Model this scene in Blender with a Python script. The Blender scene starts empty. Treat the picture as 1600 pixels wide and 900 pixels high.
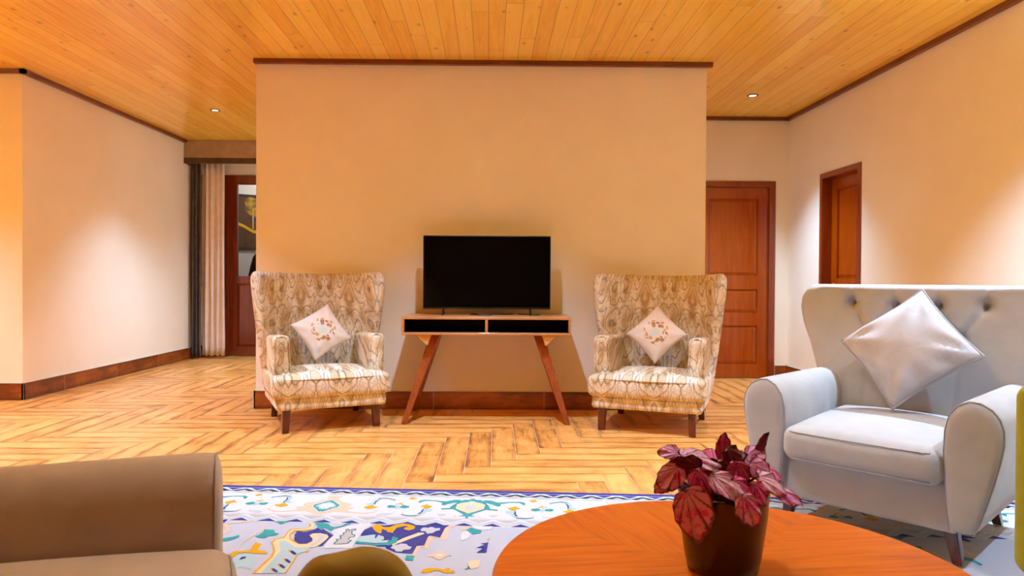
import bpy, bmesh, math, random
from mathutils import Vector, Matrix, Euler
random.seed(7)
PI = math.pi
SC = bpy.context.scene
COL = SC.collection

# ------------------------------------------------------------------ camera
cam_d = bpy.data.cameras.new('camera')
cam_d.sensor_width = 36.0
cam_d.lens = 36.0 * 1111.0 / 1600.0
cam_d.clip_start = 0.05
cam_d.clip_end = 60
cam_d.dof.use_dof = True
cam_d.dof.focus_distance = 2.8
cam_d.dof.aperture_fstop = 6.3
cam = bpy.data.objects.new('camera', cam_d)
COL.objects.link(cam)
YAW, PITCH, ROLL, CAM_H = 0.009, 0.0117, 0.006, 1.045
_f = Vector((math.sin(YAW)*math.cos(PITCH), math.cos(YAW)*math.cos(PITCH), -math.sin(PITCH)))
_r = _f.cross(Vector((0, 0, 1))).normalized()
_u = _r.cross(_f)
_r2 = _r*math.cos(ROLL) + _u*math.sin(ROLL)
_u2 = -_r*math.sin(ROLL) + _u*math.cos(ROLL)
cam.matrix_world = Matrix((
    (_r2.x, _u2.x, -_f.x, 0), (_r2.y, _u2.y, -_f.y, 0), (_r2.z, _u2.z, -_f.z, CAM_H), (0, 0, 0, 1)))
SC.camera = cam

# ------------------------------------------------------------------ world, exposure, bounces
world = bpy.data.worlds.new('world')
SC.world = world
world.use_nodes = True
world.node_tree.nodes['Background'].inputs[0].default_value = (1.0, 0.8, 0.6, 1)
world.node_tree.nodes['Background'].inputs[1].default_value = 0.05
SC.view_settings.view_transform = 'Standard'
SC.view_settings.look = 'None'
SC.view_settings.gamma = 1.0
SC.view_settings.use_curve_mapping = False
SC.view_settings.exposure = 0.13
SC.cycles.max_bounces = 12
SC.cycles.diffuse_bounces = 8
SC.cycles.glossy_bounces = 5
SC.cycles.transmission_bounces = 8
SC.cycles.sample_clamp_indirect = 6.0
SC.cycles.use_denoising = True
SC.cycles.caustics_reflective = False
SC.cycles.caustics_refractive = False

CEIL = 2.79
LAMP_COLOR = (0.71, 1.08, 1.52)
LAMP_W = 300.0
UPLIGHT_COLOR = (1.0, 1.0, 0.66)
ADDED_PENDANT_W = 1350.0  # power of the added pendant above the view
ADDED_UPLIGHTS = [(-5.9, 3.3, 420.0), (2.78, 2.75, 100.0)]      # added uplighters out of view, brightening the ceiling
# x, y, power factor, cone degrees : recessed downlights, two in view, others inferred from their light, rest added
DOWNLIGHTS = [(-3.03, 7.44, .66, 95), (2.31, 6.68, .78, 92), (-2.35, 8.55, .45, 120),
              (-2.6, 4.25, 1.05, 100), (-0.2, 4.25, .9, 98), (2.25, 3.75, 1.15, 94),
              (-2.7, 1.9, 0.12, 90), (0.1, 2.5, .34, 100), (2.3, 1.9, 0.5, 100),
              (-2.6, -0.8, 0.02, 120), (0.0, -0.8, 0.02, 120), (2.3, -0.8, 0.02, 120),
              (-4.9, 4.6, 0.8, 110)]

# ------------------------------------------------------------------ helpers
def link(o, parent=None):
    COL.objects.link(o)
    if parent is not None:
        o.parent = parent
    return o

def mesh_obj(name, verts, faces, mats, parent=None, smooth=True, mi=None, uv=None, sub=0, loc=None):
    me = bpy.data.meshes.new(name)
    me.from_pydata([tuple(v) for v in verts], [], faces)
    if not isinstance(mats, (list, tuple)):
        mats = [mats]
    for m in mats:
        me.materials.append(m)
    if mi is not None:
        me.polygons.foreach_set('material_index', mi)
    if uv is not None:
        lay = me.uv_layers.new(name='UVMap')
        for i, l in enumerate(me.loops):
            lay.data[i].uv = uv[l.vertex_index]
    me.polygons.foreach_set('use_smooth', [smooth]*len(me.polygons))
    me.update()
    o = bpy.data.objects.new(name, me)
    link(o, parent)
    if loc is not None:
        o.location = loc
    if sub:
        s = o.modifiers.new('subsurf', 'SUBSURF')
        s.levels = sub; s.render_levels = sub
    return o

class MB:
    """collects geometry for ONE mesh object"""
    def __init__(self):
        self.v = []; self.f = []; self.m = []
    def add(self, verts, faces, mi=0, M=None):
        n = len(self.v)
        for p in verts:
            p = Vector(p)
            self.v.append(M @ p if M is not None else p)
        for f in faces:
            self.f.append([i+n for i in f]); self.m.append(mi)
        return self
    def box(self, x0, x1, y0, y1, z0, z1, mi=0, M=None):
        vs = [(x, y, z) for z in (z0, z1) for y in (y0, y1) for x in (x0, x1)]
        fs = [(0, 2, 3, 1), (4, 5, 7, 6), (0, 1, 5, 4), (2, 6, 7, 3), (0, 4, 6, 2), (1, 3, 7, 5)]
        return self.add(vs, fs, mi, M)
    def rbox(self, x0, x1, y0, y1, z0, z1, b=0.004, mi=0, M=None, seg=2):
        v, f = soft_box((x1-x0)/2, (y1-y0)/2, (z1-z0)/2, b, 1, seg)
        c = Vector(((x0+x1)/2, (y0+y1)/2, (z0+z1)/2))
        return self.add([c+p for p in v], f, mi, M)
    def prism(self, poly, axis, a, b, mi=0, M=None):
        """polygon (list of 2-tuples) extruded along axis from a to b"""
        n = len(poly)
        def P(p, t):
            if axis == 'y': return (p[0], t, p[1])
            if axis == 'x': return (t, p[0], p[1])
            return (p[0], p[1], t)
        vs = [P(p, a) for p in poly] + [P(p, b) for p in poly]
        fs = [list(range(n)), list(range(2*n-1, n-1, -1))]
        for i in range(n):
            j = (i+1) % n
            fs.append([i, i+n, j+n, j])
        return self.add(vs, fs, mi, M)
    def tube(self, path, rad, seg=8, mi=0, closed=False, M=None):
        v, f = tube(path, rad, seg, closed)
        return self.add(v, f, mi, M)
    def obj(self, name, mats, parent=None, smooth=False, sub=0, loc=None):
        o = mesh_obj(name, self.v, self.f, mats, parent, smooth, self.m, None, sub, loc)
        fix_normals(o)
        return o

def fix_normals(o):
    bm = bmesh.new(); bm.from_mesh(o.data)
    bmesh.ops.recalc_face_normals(bm, faces=bm.faces)
    bm.to_mesh(o.data); bm.free()

def axis_coords(h, r, n, seg):
    a = [-h]
    for i in range(1, seg+1):
        a.append(-h + r*(1-math.cos(PI/2*i/seg))) if False else a.append(-h + r*i/seg)
    inner = 2*(h-r)
    for i in range(1, n):
        a.append(-h+r+inner*i/n)
    for i in range(seg, -1, -1):
        a.append(h - r*i/seg)
    return a

def soft_box(hx, hy, hz, r, n=4, seg=3):
    """rounded box as a gridded surface; returns verts, faces"""
    r = min(r, hx*.999, hy*.999, hz*.999)
    ax = [axis_coords(h, r, n, seg) for h in (hx, hy, hz)]
    idx = {}; V = []; F = []
    hh = (hx, hy, hz)
    def vert(i, j, k):
        key = (i, j, k)
        if key in idx: return idx[key]
        p = Vector((ax[0][i], ax[1][j], ax[2][k]))
        q = Vector([max(-(hh[a]-r), min(hh[a]-r, p[a])) for a in range(3)])
        d = p-q
        if d.length > 1e-9:
            d = d.normalized()*r
        idx[key] = len(V); V.append(q+d)
        return idx[key]
    N = [len(a)-1 for a in ax]
    for side in (0, N[0]):
        for j in range(N[1]):
            for k in range(N[2]):
                f = [vert(side, j, k), vert(side, j+1, k), vert(side, j+1, k+1), vert(side, j, k+1)]
                F.append(f if side else f[::-1])
    for side in (0, N[1]):
        for i in range(N[0]):
            for k in range(N[2]):
                f = [vert(i, side, k), vert(i, side, k+1), vert(i+1, side, k+1), vert(i+1, side, k)]
                F.append(f if side else f[::-1])
    for side in (0, N[2]):
        for i in range(N[0]):
            for j in range(N[1]):
                f = [vert(i, j, side), vert(i+1, j, side), vert(i+1, j+1, side), vert(i, j+1, side)]
                F.append(f if side else f[::-1])
    return V, F

def tube(path, rad, seg=8, closed=False):
    P = [Vector(p) for p in path]
    n = len(P)
    R = rad if isinstance(rad, (list, tuple)) else [rad]*n
    V = []; F = []
    up = None
    for i in range(n):
        if closed:
            t = P[(i+1) % n]-P[i-1]
        else:
            t = P[min(i+1, n-1)]-P[max(i-1, 0)]
        t = t.normalized() if t.length > 1e-9 else Vector((0, 0, 1))
        if up is None:
            up = Vector((0, 0, 1)) if abs(t.z) < .9 else Vector((1, 0, 0))
        a = (up - t*up.dot(t))
        if a.length < 1e-6: a = t.orthogonal()
        a.normalize(); b = t.cross(a); up = a
        for k in range(seg):
            th = 2*PI*k/seg
            V.append(P[i]+(a*math.cos(th)+b*math.sin(th))*R[i])
    for i in range(n if closed else n-1):
        j = (i+1) % n
        for k in range(seg):
            l = (k+1) % seg
            F.append([i*seg+k, i*seg+l, j*seg+l, j*seg+k])
    if not closed:
        F.append(list(range(seg))[::-1]); F.append([(n-1)*seg+k for k in range(seg)])
    return V, F

def lathe(prof, seg=32):
    V = []; F = []
    for (r, z) in prof:
        for k in range(seg):
            th = 2*PI*k/seg
            V.append(Vector((r*math.cos(th), r*math.sin(th), z)))
    for i in range(len(prof)-1):
        for k in range(seg):
            l = (k+1) % seg
            F.append([i*seg+k, i*seg+l, (i+1)*seg+l, (i+1)*seg+k])
    return V, F

def empty(name, label, cat, loc=(0, 0, 0), rz=0.0, group=None):
    o = bpy.data.objects.new(name, None)
    o.empty_display_size = .1
    COL.objects.link(o)
    o.location = loc; o.rotation_euler = (0, 0, rz)
    tag(o, label, cat, group)
    return o

def tag(o, label=None, cat=None, group=None, kind=None):
    if label: o['label'] = label
    if cat: o['category'] = cat
    if group: o['group'] = group
    if kind: o['kind'] = kind
    return o

def struct(o):
    o['kind'] = 'structure'; return o

def copy_tree(o, parent=None):
    c = o.copy(); COL.objects.link(c)
    if parent is not None: c.parent = parent
    for ch in list(o.children): copy_tree(ch, c)
    return c

# ------------------------------------------------------------------ materials
def srgb(r, g, b):
    def f(c):
        c = c/255.0
        return c/12.92 if c <= .04045 else ((c+.055)/1.055)**2.4
    return (f(r), f(g), f(b), 1.0)

class NT:
    def __init__(self, name, rough=.5, color=(.8, .8, .8, 1), metal=0, coat=0, spec=.5, sheen=0):
        self.m = bpy.data.materials.new(name); self.m.use_nodes = True
        self.t = self.m.node_tree
        self.b = self.t.nodes['Principled BSDF']
        s = self.b.inputs
        s['Base Color'].default_value = color; s['Roughness'].default_value = rough
        s['Metallic'].default_value = metal; s['Coat Weight'].default_value = coat
        s['Specular IOR Level'].default_value = spec; s['Sheen Weight'].default_value = sheen
        if sheen: s['Sheen Roughness'].default_value = .4
        if coat: s['Coat Roughness'].default_value = .12
    def n(self, typ, **kw):
        nd = self.t.nodes.new('ShaderNode'+typ)
        for k, v in kw.items():
            if k.startswith('i_'):
                nd.inputs[k[2:].replace('_', ' ')].default_value = v
            else:
                setattr(nd, k, v)
        return nd
    def l(self, a, b):
        self.t.links.new(a, b); return self
    def coords(self, kind='Object', scale=(1, 1, 1), rot=(0, 0, 0), loc=(0, 0, 0)):
        tc = self.n('TexCoord'); mp = self.n('Mapping')
        mp.inputs['Scale'].default_value = scale; mp.inputs['Rotation'].default_value = rot
        mp.inputs['Location'].default_value = loc
        self.l(tc.outputs[kind], mp.inputs['Vector'])
        return mp.outputs['Vector']
    def noise(self, vec, scale=5, detail=4, rough=.55, dist=0):
        nd = self.n('TexNoise'); nd.inputs['Scale'].default_value = scale
        nd.inputs['Detail'].default_value = detail; nd.inputs['Roughness'].default_value = rough
        nd.inputs['Distortion'].default_value = dist
        if vec is not None: self.l(vec, nd.inputs['Vector'])
        return nd.outputs['Fac']
    def ramp(self, fac, stops, interp='LINEAR'):
        nd = self.n('ValToRGB'); cr = nd.color_ramp; cr.interpolation = interp
        while len(cr.elements) < len(stops): cr.elements.new(.5)
        for e, (p, c) in zip(cr.elements, stops):
            e.position = p; e.color = c if len(c) == 4 else (*c, 1)
        self.l(fac, nd.inputs['Fac'])
        return nd.outputs['Color']
    def math(self, op, a, b=None, clamp=False):
        nd = self.n('Math', operation=op); nd.use_clamp = clamp
        for i, x in enumerate((a, b)):
            if x is None: continue
            if isinstance(x, (int, float)): nd.inputs[i].default_value = x
            else: self.l(x, nd.inputs[i])
        return nd.outputs[0]
    def mix(self, fac, a, b, blend='MIX'):
        nd = self.n('Mix', data_type='RGBA', blend_type=blend)
        for s, x in ((nd.inputs[0], fac), (nd.inputs[6], a), (nd.inputs[7], b)):
            if isinstance(x, (int, float)): s.default_value = x
            elif isinstance(x, tuple): s.default_value = x
            else: self.l(x, s)
        return nd.outputs[2]
    def color(self, sock): self.l(sock, self.b.inputs['Base Color']); return self
    def bump(self, h, strength=.3, dist=.01):
        nd = self.n('Bump'); nd.inputs['Strength'].default_value = strength
        nd.inputs['Distance'].default_value = dist
        self.l(h, nd.inputs['Height']); self.l(nd.outputs['Normal'], self.b.inputs['Normal']); return self
    def sep(self, vec):
        nd = self.n('SeparateXYZ'); self.l(vec, nd.inputs[0]); return nd.outputs
    def comb(self, x, y, z):
        nd = self.n('CombineXYZ')
        for i, a in enumerate((x, y, z)):
            if isinstance(a, (int, float)): nd.inputs[i].default_value = a
            else: self.l(a, nd.inputs[i])
        return nd.outputs[0]

def plain(name, col, rough=.5, **kw):
    return NT(name, rough, col, **kw).m

def wood(name, light, dark, scale=(1, 1, 1), rough=.35, coat=.2, freq=6.0, rot=(0, 0, 0), contrast=(.35, .7)):
    """grain runs along the axis with the smallest scale"""
    t = NT(name, rough, coat=coat)
    v = t.coords('Object', scale, rot)
    a = t.noise(v, freq, 5, .6, .6)
    b = t.noise(v, freq*4, 3, .6, .2)
    f = t.math('ADD', t.math('MULTIPLY', a, .75), t.math('MULTIPLY', b, .25))
    t.color(t.ramp(f, [(contrast[0], dark), (contrast[1], light)]))
    t.bump(b, .08, .002)
    return t.m

def plaster():
    t = NT('cream_plaster', .85, srgb(238, 222, 200), spec=.2)
    v = t.coords('Object', (1, 1, 1))
    t.color(t.ramp(t.noise(v, 1.3, 3), [(.3, srgb(241, 232, 214)), (.7, srgb(247, 240, 225))]))
    t.bump(t.noise(v, 90, 2), .06, .002)
    return t.m
M_WALL = plaster()
M_TRIM = wood('trim_wood', srgb(150, 74, 34), srgb(84, 34, 14), (.6, .6, 8), .4, .2, 5)
M_DOOR = wood('door_varnish', srgb(176, 80, 4), srgb(150, 60, 2), (7, 7, .6), .22, .5, 3)
M_DOORFRAME = wood('door_frame_varnish', srgb(152, 66, 18), srgb(118, 44, 10), (7, 7, .6), .3, .4, 3)
M_DARKDOOR = wood('dark_door_varnish', srgb(140, 58, 20), srgb(104, 38, 12), (7, 7, .6), .25, .4, 3)
M_CHERRY = wood('cherry_leg_wood', srgb(104, 34, 24), srgb(52, 14, 10), (6, 6, 1), .25, .5, 6)
M_WALNUT = wood('walnut_leg_wood', srgb(176, 88, 40), srgb(116, 48, 18), (14, 14, 1.2), .35, .2, 5)
M_OAK = wood('oak_veneer', srgb(204, 146, 92), srgb(168, 106, 56), (1.0, 14, 14), .4, .15, 4)
M_PINE = wood('pine_bracket_wood', srgb(234, 184, 112), srgb(206, 148, 78), (1, 10, 10), .5, 0, 4)
M_DARKIN = wood('dark_recess_wood', srgb(62, 30, 18), srgb(30, 14, 8), (1, 12, 12), .5, .1, 4)
M_BLACK = plain('black_plastic', (.006, .006, .006, 1), .35)
M_SCREEN = plain('black_screen_glass', (.001, .001, .0012, 1), .10, spec=.16)
M_BRONZE = plain('aged_bronze', (.18, .12, .08, 1), .35, metal=1)
M_STEEL = plain('brushed_steel', (.7, .68, .64, 1), .3, metal=1)

def velvet(name, base, edge, rough=.75, sheen=.35):
    t = NT(name, rough, base, sheen=sheen, spec=.2)
    v = t.coords('Object')
    t.color(t.ramp(t.noise(v, 7, 4, .6, .4), [(.3, base), (.7, edge)]))
    t.bump(t.math('ADD', t.math('MULTIPLY', t.noise(v, 8, 4, .6, .8), 1.0), t.math('MULTIPLY', t.noise(v, 500, 2), .06)), .16, .012)
    return t.m
M_GREY = velvet('warm_grey_velvet', srgb(175, 172, 171), srgb(186, 183, 182))
M_TAUPE = velvet('taupe_velvet', srgb(174, 156, 142), srgb(184, 166, 152))  # browner tone of the grey velvet, for the cropped armchair
M_GREYPIL = velvet('pale_grey_satin', srgb(186, 183, 186), srgb(203, 200, 203), .5, .2)
M_GREYPIPE = plain('grey_piping', srgb(164, 160, 164), .6)
M_LIME = velvet('lime_green_fabric', srgb(150, 150, 16), srgb(166, 164, 30))
M_OLIVE = velvet('olive_green_velvet', srgb(128, 104, 18), srgb(142, 118, 26), .6, .2)

def tile_wood(name, hi, mid, lo, grout=False):
    t = NT(name, .34, coat=.12)
    tc = t.n('TexCoord'); uv = tc.outputs['UV']
    at = t.n('Attribute', attribute_name='rnd'); rnd = t.sep(at.outputs['Vector'])
    s = t.sep(uv)
    off = t.comb(t.math('MULTIPLY', rnd[0], 37), t.math('MULTIPLY', rnd[1], 53), 0)
    add = t.n('VectorMath', operation='ADD'); t.l(uv, add.inputs[0]); t.l(off, add.inputs[1])
    st = t.n('Mapping'); st.inputs['Scale'].default_value = (1.5, 9, 1); t.l(add.outputs[0], st.inputs['Vector'])
    grain = t.noise(st.outputs['Vector'], 2.2, 6, .62, .8)
    big = t.noise(add.outputs[0], 4.2, 5, .65, .4)
    f = t.math('ADD', t.math('MULTIPLY', grain, .5), t.math('MULTIPLY', big, .5))
    f = t.math('ADD', f, t.math('MULTIPLY', t.math('SUBTRACT', rnd[2], .5), .10))
    # burnt rim printed along the edges of each tile: uv.y runs 0..width, attribute holds nothing else
    e = t.math('MINIMUM', s[1], t.math('SUBTRACT', .146, s[1]))
    rim = t.math('MULTIPLY', t.math('SUBTRACT', 1.0, t.math('MULTIPLY', e, 30), True), .13)
    rim = t.math('MULTIPLY', rim, t.math('MULTIPLY', big, 2.0))
    f = t.math('SUBTRACT', f, rim)
    t.color(t.ramp(f, [(.28, lo), (.46, mid), (.62, hi)]))
    t.bump(grain, .10, .003)
    rr = t.n('MapRange'); rr.inputs[3].default_value = .42; rr.inputs[4].default_value = .28
    t.l(grain, rr.inputs[0]); t.l(rr.outputs[0], t.b.inputs['Roughness'])
    return t.m
M_TILE = tile_wood('wood_look_floor_tile', srgb(240, 178, 100), srgb(226, 150, 72), srgb(136, 78, 34))
M_BASE = tile_wood('wood_look_skirting_tile', srgb(172, 90, 30), srgb(128, 60, 20), srgb(62, 28, 12))
M_GROUT = plain('tile_grout', srgb(214, 196, 170), .8)

def pine_ceiling():
    t = NT('varnished_pine_boards', .3, coat=.35)
    t.b.inputs['Coat Roughness'].default_value = .18
    v = t.coords('Object', (1, 1, 1), (0, 0, PI/2 - .0216), (0.03, 0.02, 0))
    br = t.n('TexBrick'); br.offset = 0; br.offset_frequency = 2; br.squash = 1
    br.inputs['Scale'].default_value = 1
    br.inputs['Color1'].default_value = (0, 0, 0, 1); br.inputs['Color2'].default_value = (1, 1, 1, 1)
    br.inputs['Mortar'].default_value = (.5, .5, .5, 1)
    br.inputs['Mortar Size'].default_value = .0016; br.inputs['Mortar Smooth'].default_value = .3
    br.inputs['Brick Width'].default_value = 3.1; br.inputs['Row Height'].default_value = .112
    br.inputs['Bias'].default_value = 0
    s0 = t.sep(v)
    wn = t.n('TexWhiteNoise', noise_dimensions='1D'); t.l(t.math('FLOOR', t.math('DIVIDE', s0[1], .112)), wn.inputs['W'])
    t.l(t.comb(t.math('ADD', s0[0], t.math('MULTIPLY', wn.outputs['Value'], 9.3)), s0[1], 0), br.inputs['Vector'])
    rnd = t.n('SeparateColor'); t.l(br.outputs['Color'], rnd.inputs[0]); rnd = rnd.outputs[0]
    s = t.sep(v)
    v2 = t.comb(t.math('ADD', s[0], t.math('MULTIPLY', rnd, 31.0)), s[1], t.math('MULTIPLY', rnd, 17.0))
    mp = t.n('Mapping'); mp.inputs['Scale'].default_value = (1.0, 16, 1); t.l(v2, mp.inputs['Vector'])
    g = t.noise(mp.outputs['Vector'], 2.2, 5, .6, .7)
    f = t.math('ADD', t.math('MULTIPLY', g, .8), t.math('MULTIPLY', rnd, .30))
    c = t.ramp(f, [(.3, srgb(236, 174, 50)), (.55, srgb(250, 202, 74)), (.8, srgb(254, 216, 102))])
    # knots
    mk = t.n('Mapping'); mk.inputs['Scale'].default_value = (4.2, 9.0, 1); t.l(v2, mk.inputs['Vector'])
    vo = t.n('TexVoronoi'); vo.inputs['Scale'].default_value = 1.0; t.l(mk.outputs['Vector'], vo.inputs['Vector'])
    sel = t.n('SeparateColor'); t.l(vo.outputs['Color'], sel.inputs[0])
    kn = t.math('MULTIPLY', t.math('SUBTRACT', 1.0, t.math('MULTIPLY', vo.outputs['Distance'], 6.2), True),
                t.math('GREATER_THAN', sel.outputs[0], .42))
    c = t.mix(t.math('MULTIPLY', kn, .85), c, srgb(112, 50, 12))
    c = t.mix(t.math('MULTIPLY', br.outputs['Fac'], .9), c, srgb(112, 54, 12))
    t.color(c)
    t.bump(t.math('SUBTRACT', t.math('MULTIPLY', g, .05), br.outputs['Fac']), .25, .004)
    return t.m
M_CEIL = pine_ceiling()

# =================================================================== the room
def tiles_mesh(tiles, name, base=None):
    """tiles: (origin, along unit vec, across unit vec, normal, length, width) -> one mesh with per-tile uv and rnd"""
    V = []; F = []; UV = []; RN = []; MI = []
    for (o, a, c, L, W) in tiles:
        n = len(V)
        g = .0015
        rn = (random.random(), random.random(), random.random(), 1)
        for (s, t) in ((g, g), (L-g, g), (L-g, W-g), (g, W-g)):
            V.append(o + a*s + c*t); UV.append((s, t)); RN.append(rn)
        F.append([n, n+1, n+2, n+3]); MI.append(0)
    if base:
        for q in base:
            n = len(V)
            V += [Vector(p) for p in q]; UV += [(0, 0)]*4; RN += [(0, 0, 0, 1)]*4
            F.append([n, n+1, n+2, n+3]); MI.append(1)
    o = mesh_obj(name, V, F, [M_TILE if name == 'floor' else M_BASE, M_GROUT], None, False, MI, UV)
    at = o.data.attributes.new('rnd', 'FLOAT_COLOR', 'POINT')
    for i, c in enumerate(RN): at.data[i].color = c
    return o

# floor : herringbone of wood-look tiles
TW, TN = .148, 6
TL = TW*TN
ang = .0153
dy = Vector((-math.sin(ang), math.cos(ang), 0)); dx = Vector((math.cos(ang), math.sin(ang), 0))
anchor = Vector((-.223, 3.955, 0))
tiles = []
for m in range(-9, 10):
    for k in range(-70, 90):
        bx, by = k + m*TN, k - m*TN
        o = anchor + dx*(bx*TW) + dy*(by*TW)
        if -6.9 < o.x < 3.8 and -3.6 < o.y < 9.6:
            tiles.append((o + dx*TW, dy, -dx, TL, TW))
        o2 = o + dx*TW
        if -7.4 < o2.x < 3.6 and -3.4 < o2.y < 9.6:
            tiles.append((o2, dx, dy, TL, TW))
FLO = tiles_mesh(tiles, 'floor', [((-7.6, -4.0, -.0015), (4.6, -4.0, -.0015), (4.6, 10.6, -.0015), (-7.6, 10.6, -.0015))])
struct(FLO)

def quad_obj(name, pts, mat):
    return struct(mesh_obj(name, pts, [[0, 1, 2, 3]], mat, None, False))

cb = MB().box(-6.62, 3.75, -3.2, 9.62, CEIL, CEIL+.08)
struct(cb.obj('ceiling', M_CEIL))

# walls
WC_Y = 5.715; WC0, WC1 = -2.0, 1.605
struct(MB().box(WC0, WC1, WC_Y, 9.55, 0, CEIL).obj('wall_center', M_WALL))
LWX = -4.085; LWY = 6.05
struct(MB().box(-6.6, LWX, LWY, 9.6, 0, CEIL).obj('wall_left', M_WALL))
struct(MB().box(-6.62, -6.5, -3.1, LWY, 0, CEIL).obj('wall_far_left', M_WALL))
struct(MB().box(-6.62, 3.7, -3.2, -3.0, 0, CEIL).obj('wall_rear', M_TRIM))

# right wall : slightly splayed, with a door opening
RA = Vector((3.02, 7.58, 0)); RB = Vector((3.37, -3.05, 0))
rd = (RB-RA).normalized(); rn_ = Vector((-rd.y, rd.x, 0))      # rn_ points out of the room (+x)
if rn_.x < 0: rn_ = -rn_
RLEN = (RB-RA).length
RM = Matrix(((rd.x, rn_.x, 0, RA.x), (rd.y, rn_.y, 0, RA.y), (0, 0, 1, 0), (0, 0, 0, 1)))   # local x along wall, y outwards
D2A, D2B, D2H = .72, 1.46, 2.08
w = MB()
w.box(-.02, D2A, 0, .2, 0, CEIL, M=RM); w.box(D2B, RLEN+.1, 0, .2, 0, CEIL, M=RM); w.box(D2A, D2B, 0, .2, D2H, CEIL, M=RM)
struct(w.obj('wall_right', M_WALL))
# wall behind, right corridor, with door opening
RBY = 7.58; D1A, D1B, D1H = 2.0, 2.875, 2.11
w = MB()
w.box(WC1-.02, D1A, RBY, RBY+.2, 0, CEIL); w.box(D1B, 3.3, RBY, RBY+.2, 0, CEIL); w.box(D1A, D1B, RBY, RBY+.2, D1H, CEIL)
struct(w.obj('wall_back_right', M_WALL))
# wall behind, left corridor, with the glazed door and its sidelight
LBY = 9.5
G0, G1, GH = -4.06, -2.72, 2.41
w = MB()
w.box(-4.2, G0, LBY, LBY+.16, 0, CEIL); w.box(G1, WC0+.02, LBY, LBY+.16, 0, CEIL); w.box(G0, G1, LBY, LBY+.16, GH, CEIL)
w.box(G0, -3.80, LBY, LBY+.16, 0, .93)
struct(w.obj('wall_back_left', M_WALL))

# ceiling trims and skirtings
def strip(name, p, q, z0, z1, th, mat, side):
    """box along p->q, its back on the line, th thick towards `side` (a 2D vector)"""
    p = Vector((*p, 0)); q = Vector((*q, 0)); s = Vector((*side, 0)).normalized()*th
    mb = MB()
    vs = [p, q, q+s, p+s]
    vs = [Vector((a.x, a.y, z)) for z in (z0, z1) for a in vs]
    mb.add(vs, [[0, 1, 2, 3], [7, 6, 5, 4], [0, 4, 5, 1], [1, 5, 6, 2], [2, 6, 7, 3], [3, 7, 4, 0]])
    return struct(mb.obj(name, mat))
TZ = CEIL-.036
strip('trim_1', (WC0-.012, WC_Y), (WC1+.04, WC_Y), TZ, CEIL, .04, M_TRIM, (0, -1))
strip('trim_2', (LWX, LWY-.04), (LWX, LBY), TZ, CEIL, .04, M_TRIM, (1, 0))
strip('trim_3', (-6.5, LWY), (LWX+.04, LWY), TZ, CEIL, .04, M_TRIM, (0, -1))
strip('trim_4', (WC1, RBY), (3.02, RBY), TZ, CEIL, .04, M_TRIM, (0, -1))
strip('trim_5', (RA.x, RA.y), (RB.x, RB.y), TZ, CEIL, .04, M_TRIM, (-rn_.x, -rn_.y))
strip('trim_6', (LWX, LBY), (WC0, LBY), TZ, CEIL, .04, M_TRIM, (0, -1))

def skirting(name, p, q, side, first=.45, h=.145, th=.018):
    p = Vector((*p, 0)); q = Vector((*q, 0)); s = Vector((*side, 0)).normalized()
    d = (q-p); L = d.length; d.normalize()
    tl = []; x = 0.0; step = first
    base = p + s*th
    while x < L-1e-4:
        l = min(step, L-x)
        tl.append((base + d*x, d, Vector((0, 0, 1)), l, h))
        x += l; step = .888
    b0, b1 = base - s*.001, base + d*L - s*.001
    up = Vector((0, 0, h))
    quads = [(b0, b1, b1+up, b0+up), (b0+up, b1+up, b1+up-s*(th-.001), b0+up-s*(th-.001)),
             (b0, b0+up, b0+up-s*(th-.001), b0-s*(th-.001)), (b1, b1+up, b1+up-s*(th-.001), b1-s*(th-.001))]
    return struct(tiles_mesh(tl, name, quads))
skirting('baseboard_center', (WC0-.012, WC_Y), (WC1+.012, WC_Y), (0, -1), .55)
skirting('baseboard_center_left', (WC0, WC_Y-.018), (WC0, 9.5), (-1, 0), .5)
skirting('baseboard_left', (LWX, LWY-.018), (LWX, LBY), (1, 0), .56)
skirting('baseboard_left_return', (-6.5, LWY), (LWX+.018, LWY), (0, -1), .7)
skirting('baseboard_back_right', (D1B+.005, RBY), (3.02, RBY), (0, -1), .2)
_p = RA + rd*D2A; _q = RA + rd*D2B
skirting('baseboard_right', (RA.x, RA.y), (_p.x, _p.y), (-rn_.x, -rn_.y), .5)
skirting('baseboard_right_near', (_q.x, _q.y), (RB.x, RB.y), (-rn_.x, -rn_.y), .5)
skirting('baseboard_back_left', (-4.06, LBY), (-3.80, LBY), (0, -1), .3)

# ------------------------------------------------------------------ doors
def panel_leaf(W, H, panels, th=.04):
    """stiles and rails as one slab with real recesses; returns (leaf MB, [panel MBs]) front face at y=0, going to +y"""
    xs = sorted({0, W} | {a for p in panels for a in p[:2]}); zs = sorted({0, H} | {a for p in panels for a in p[2:]})
    leaf = MB()
    leaf.box(0, W, .016, th, 0, H)
    for i in range(len(xs)-1):
        for j in range(len(zs)-1):
            cx, cz = (xs[i]+xs[i+1])/2, (zs[j]+zs[j+1])/2
            if any(p[0] < cx < p[1] and p[2] < cz < p[3] for p in panels): continue
            leaf.box(xs[i], xs[i+1], 0, .016, zs[j], zs[j+1])
    out = []
    for (a, b, c, d) in panels:
        m = MB(); e = .035
        # raised field with sloping margins
        vs = [(a, .015, c), (b, .015, c), (b, .015, d), (a, .015, d), (a+.012, .012, c+.012), (b-.012, .012, c+.012), (b-.012, .012, d-.012), (a+.012, .012, d-.012),
              (a+e, .004, c+e), (b-e, .004, c+e), (b-e, .004, d-e), (a+e, .004, d-e)]
        fs = []
        for r in (0, 4):
            for k in range(4):
                l = (k+1) % 4
                fs.append([r+k, r+l, r+4+l, r+4+k])
        fs.append([8, 9, 10, 11])
        m.add(vs, fs); out.append(m)
    return leaf, out

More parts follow.
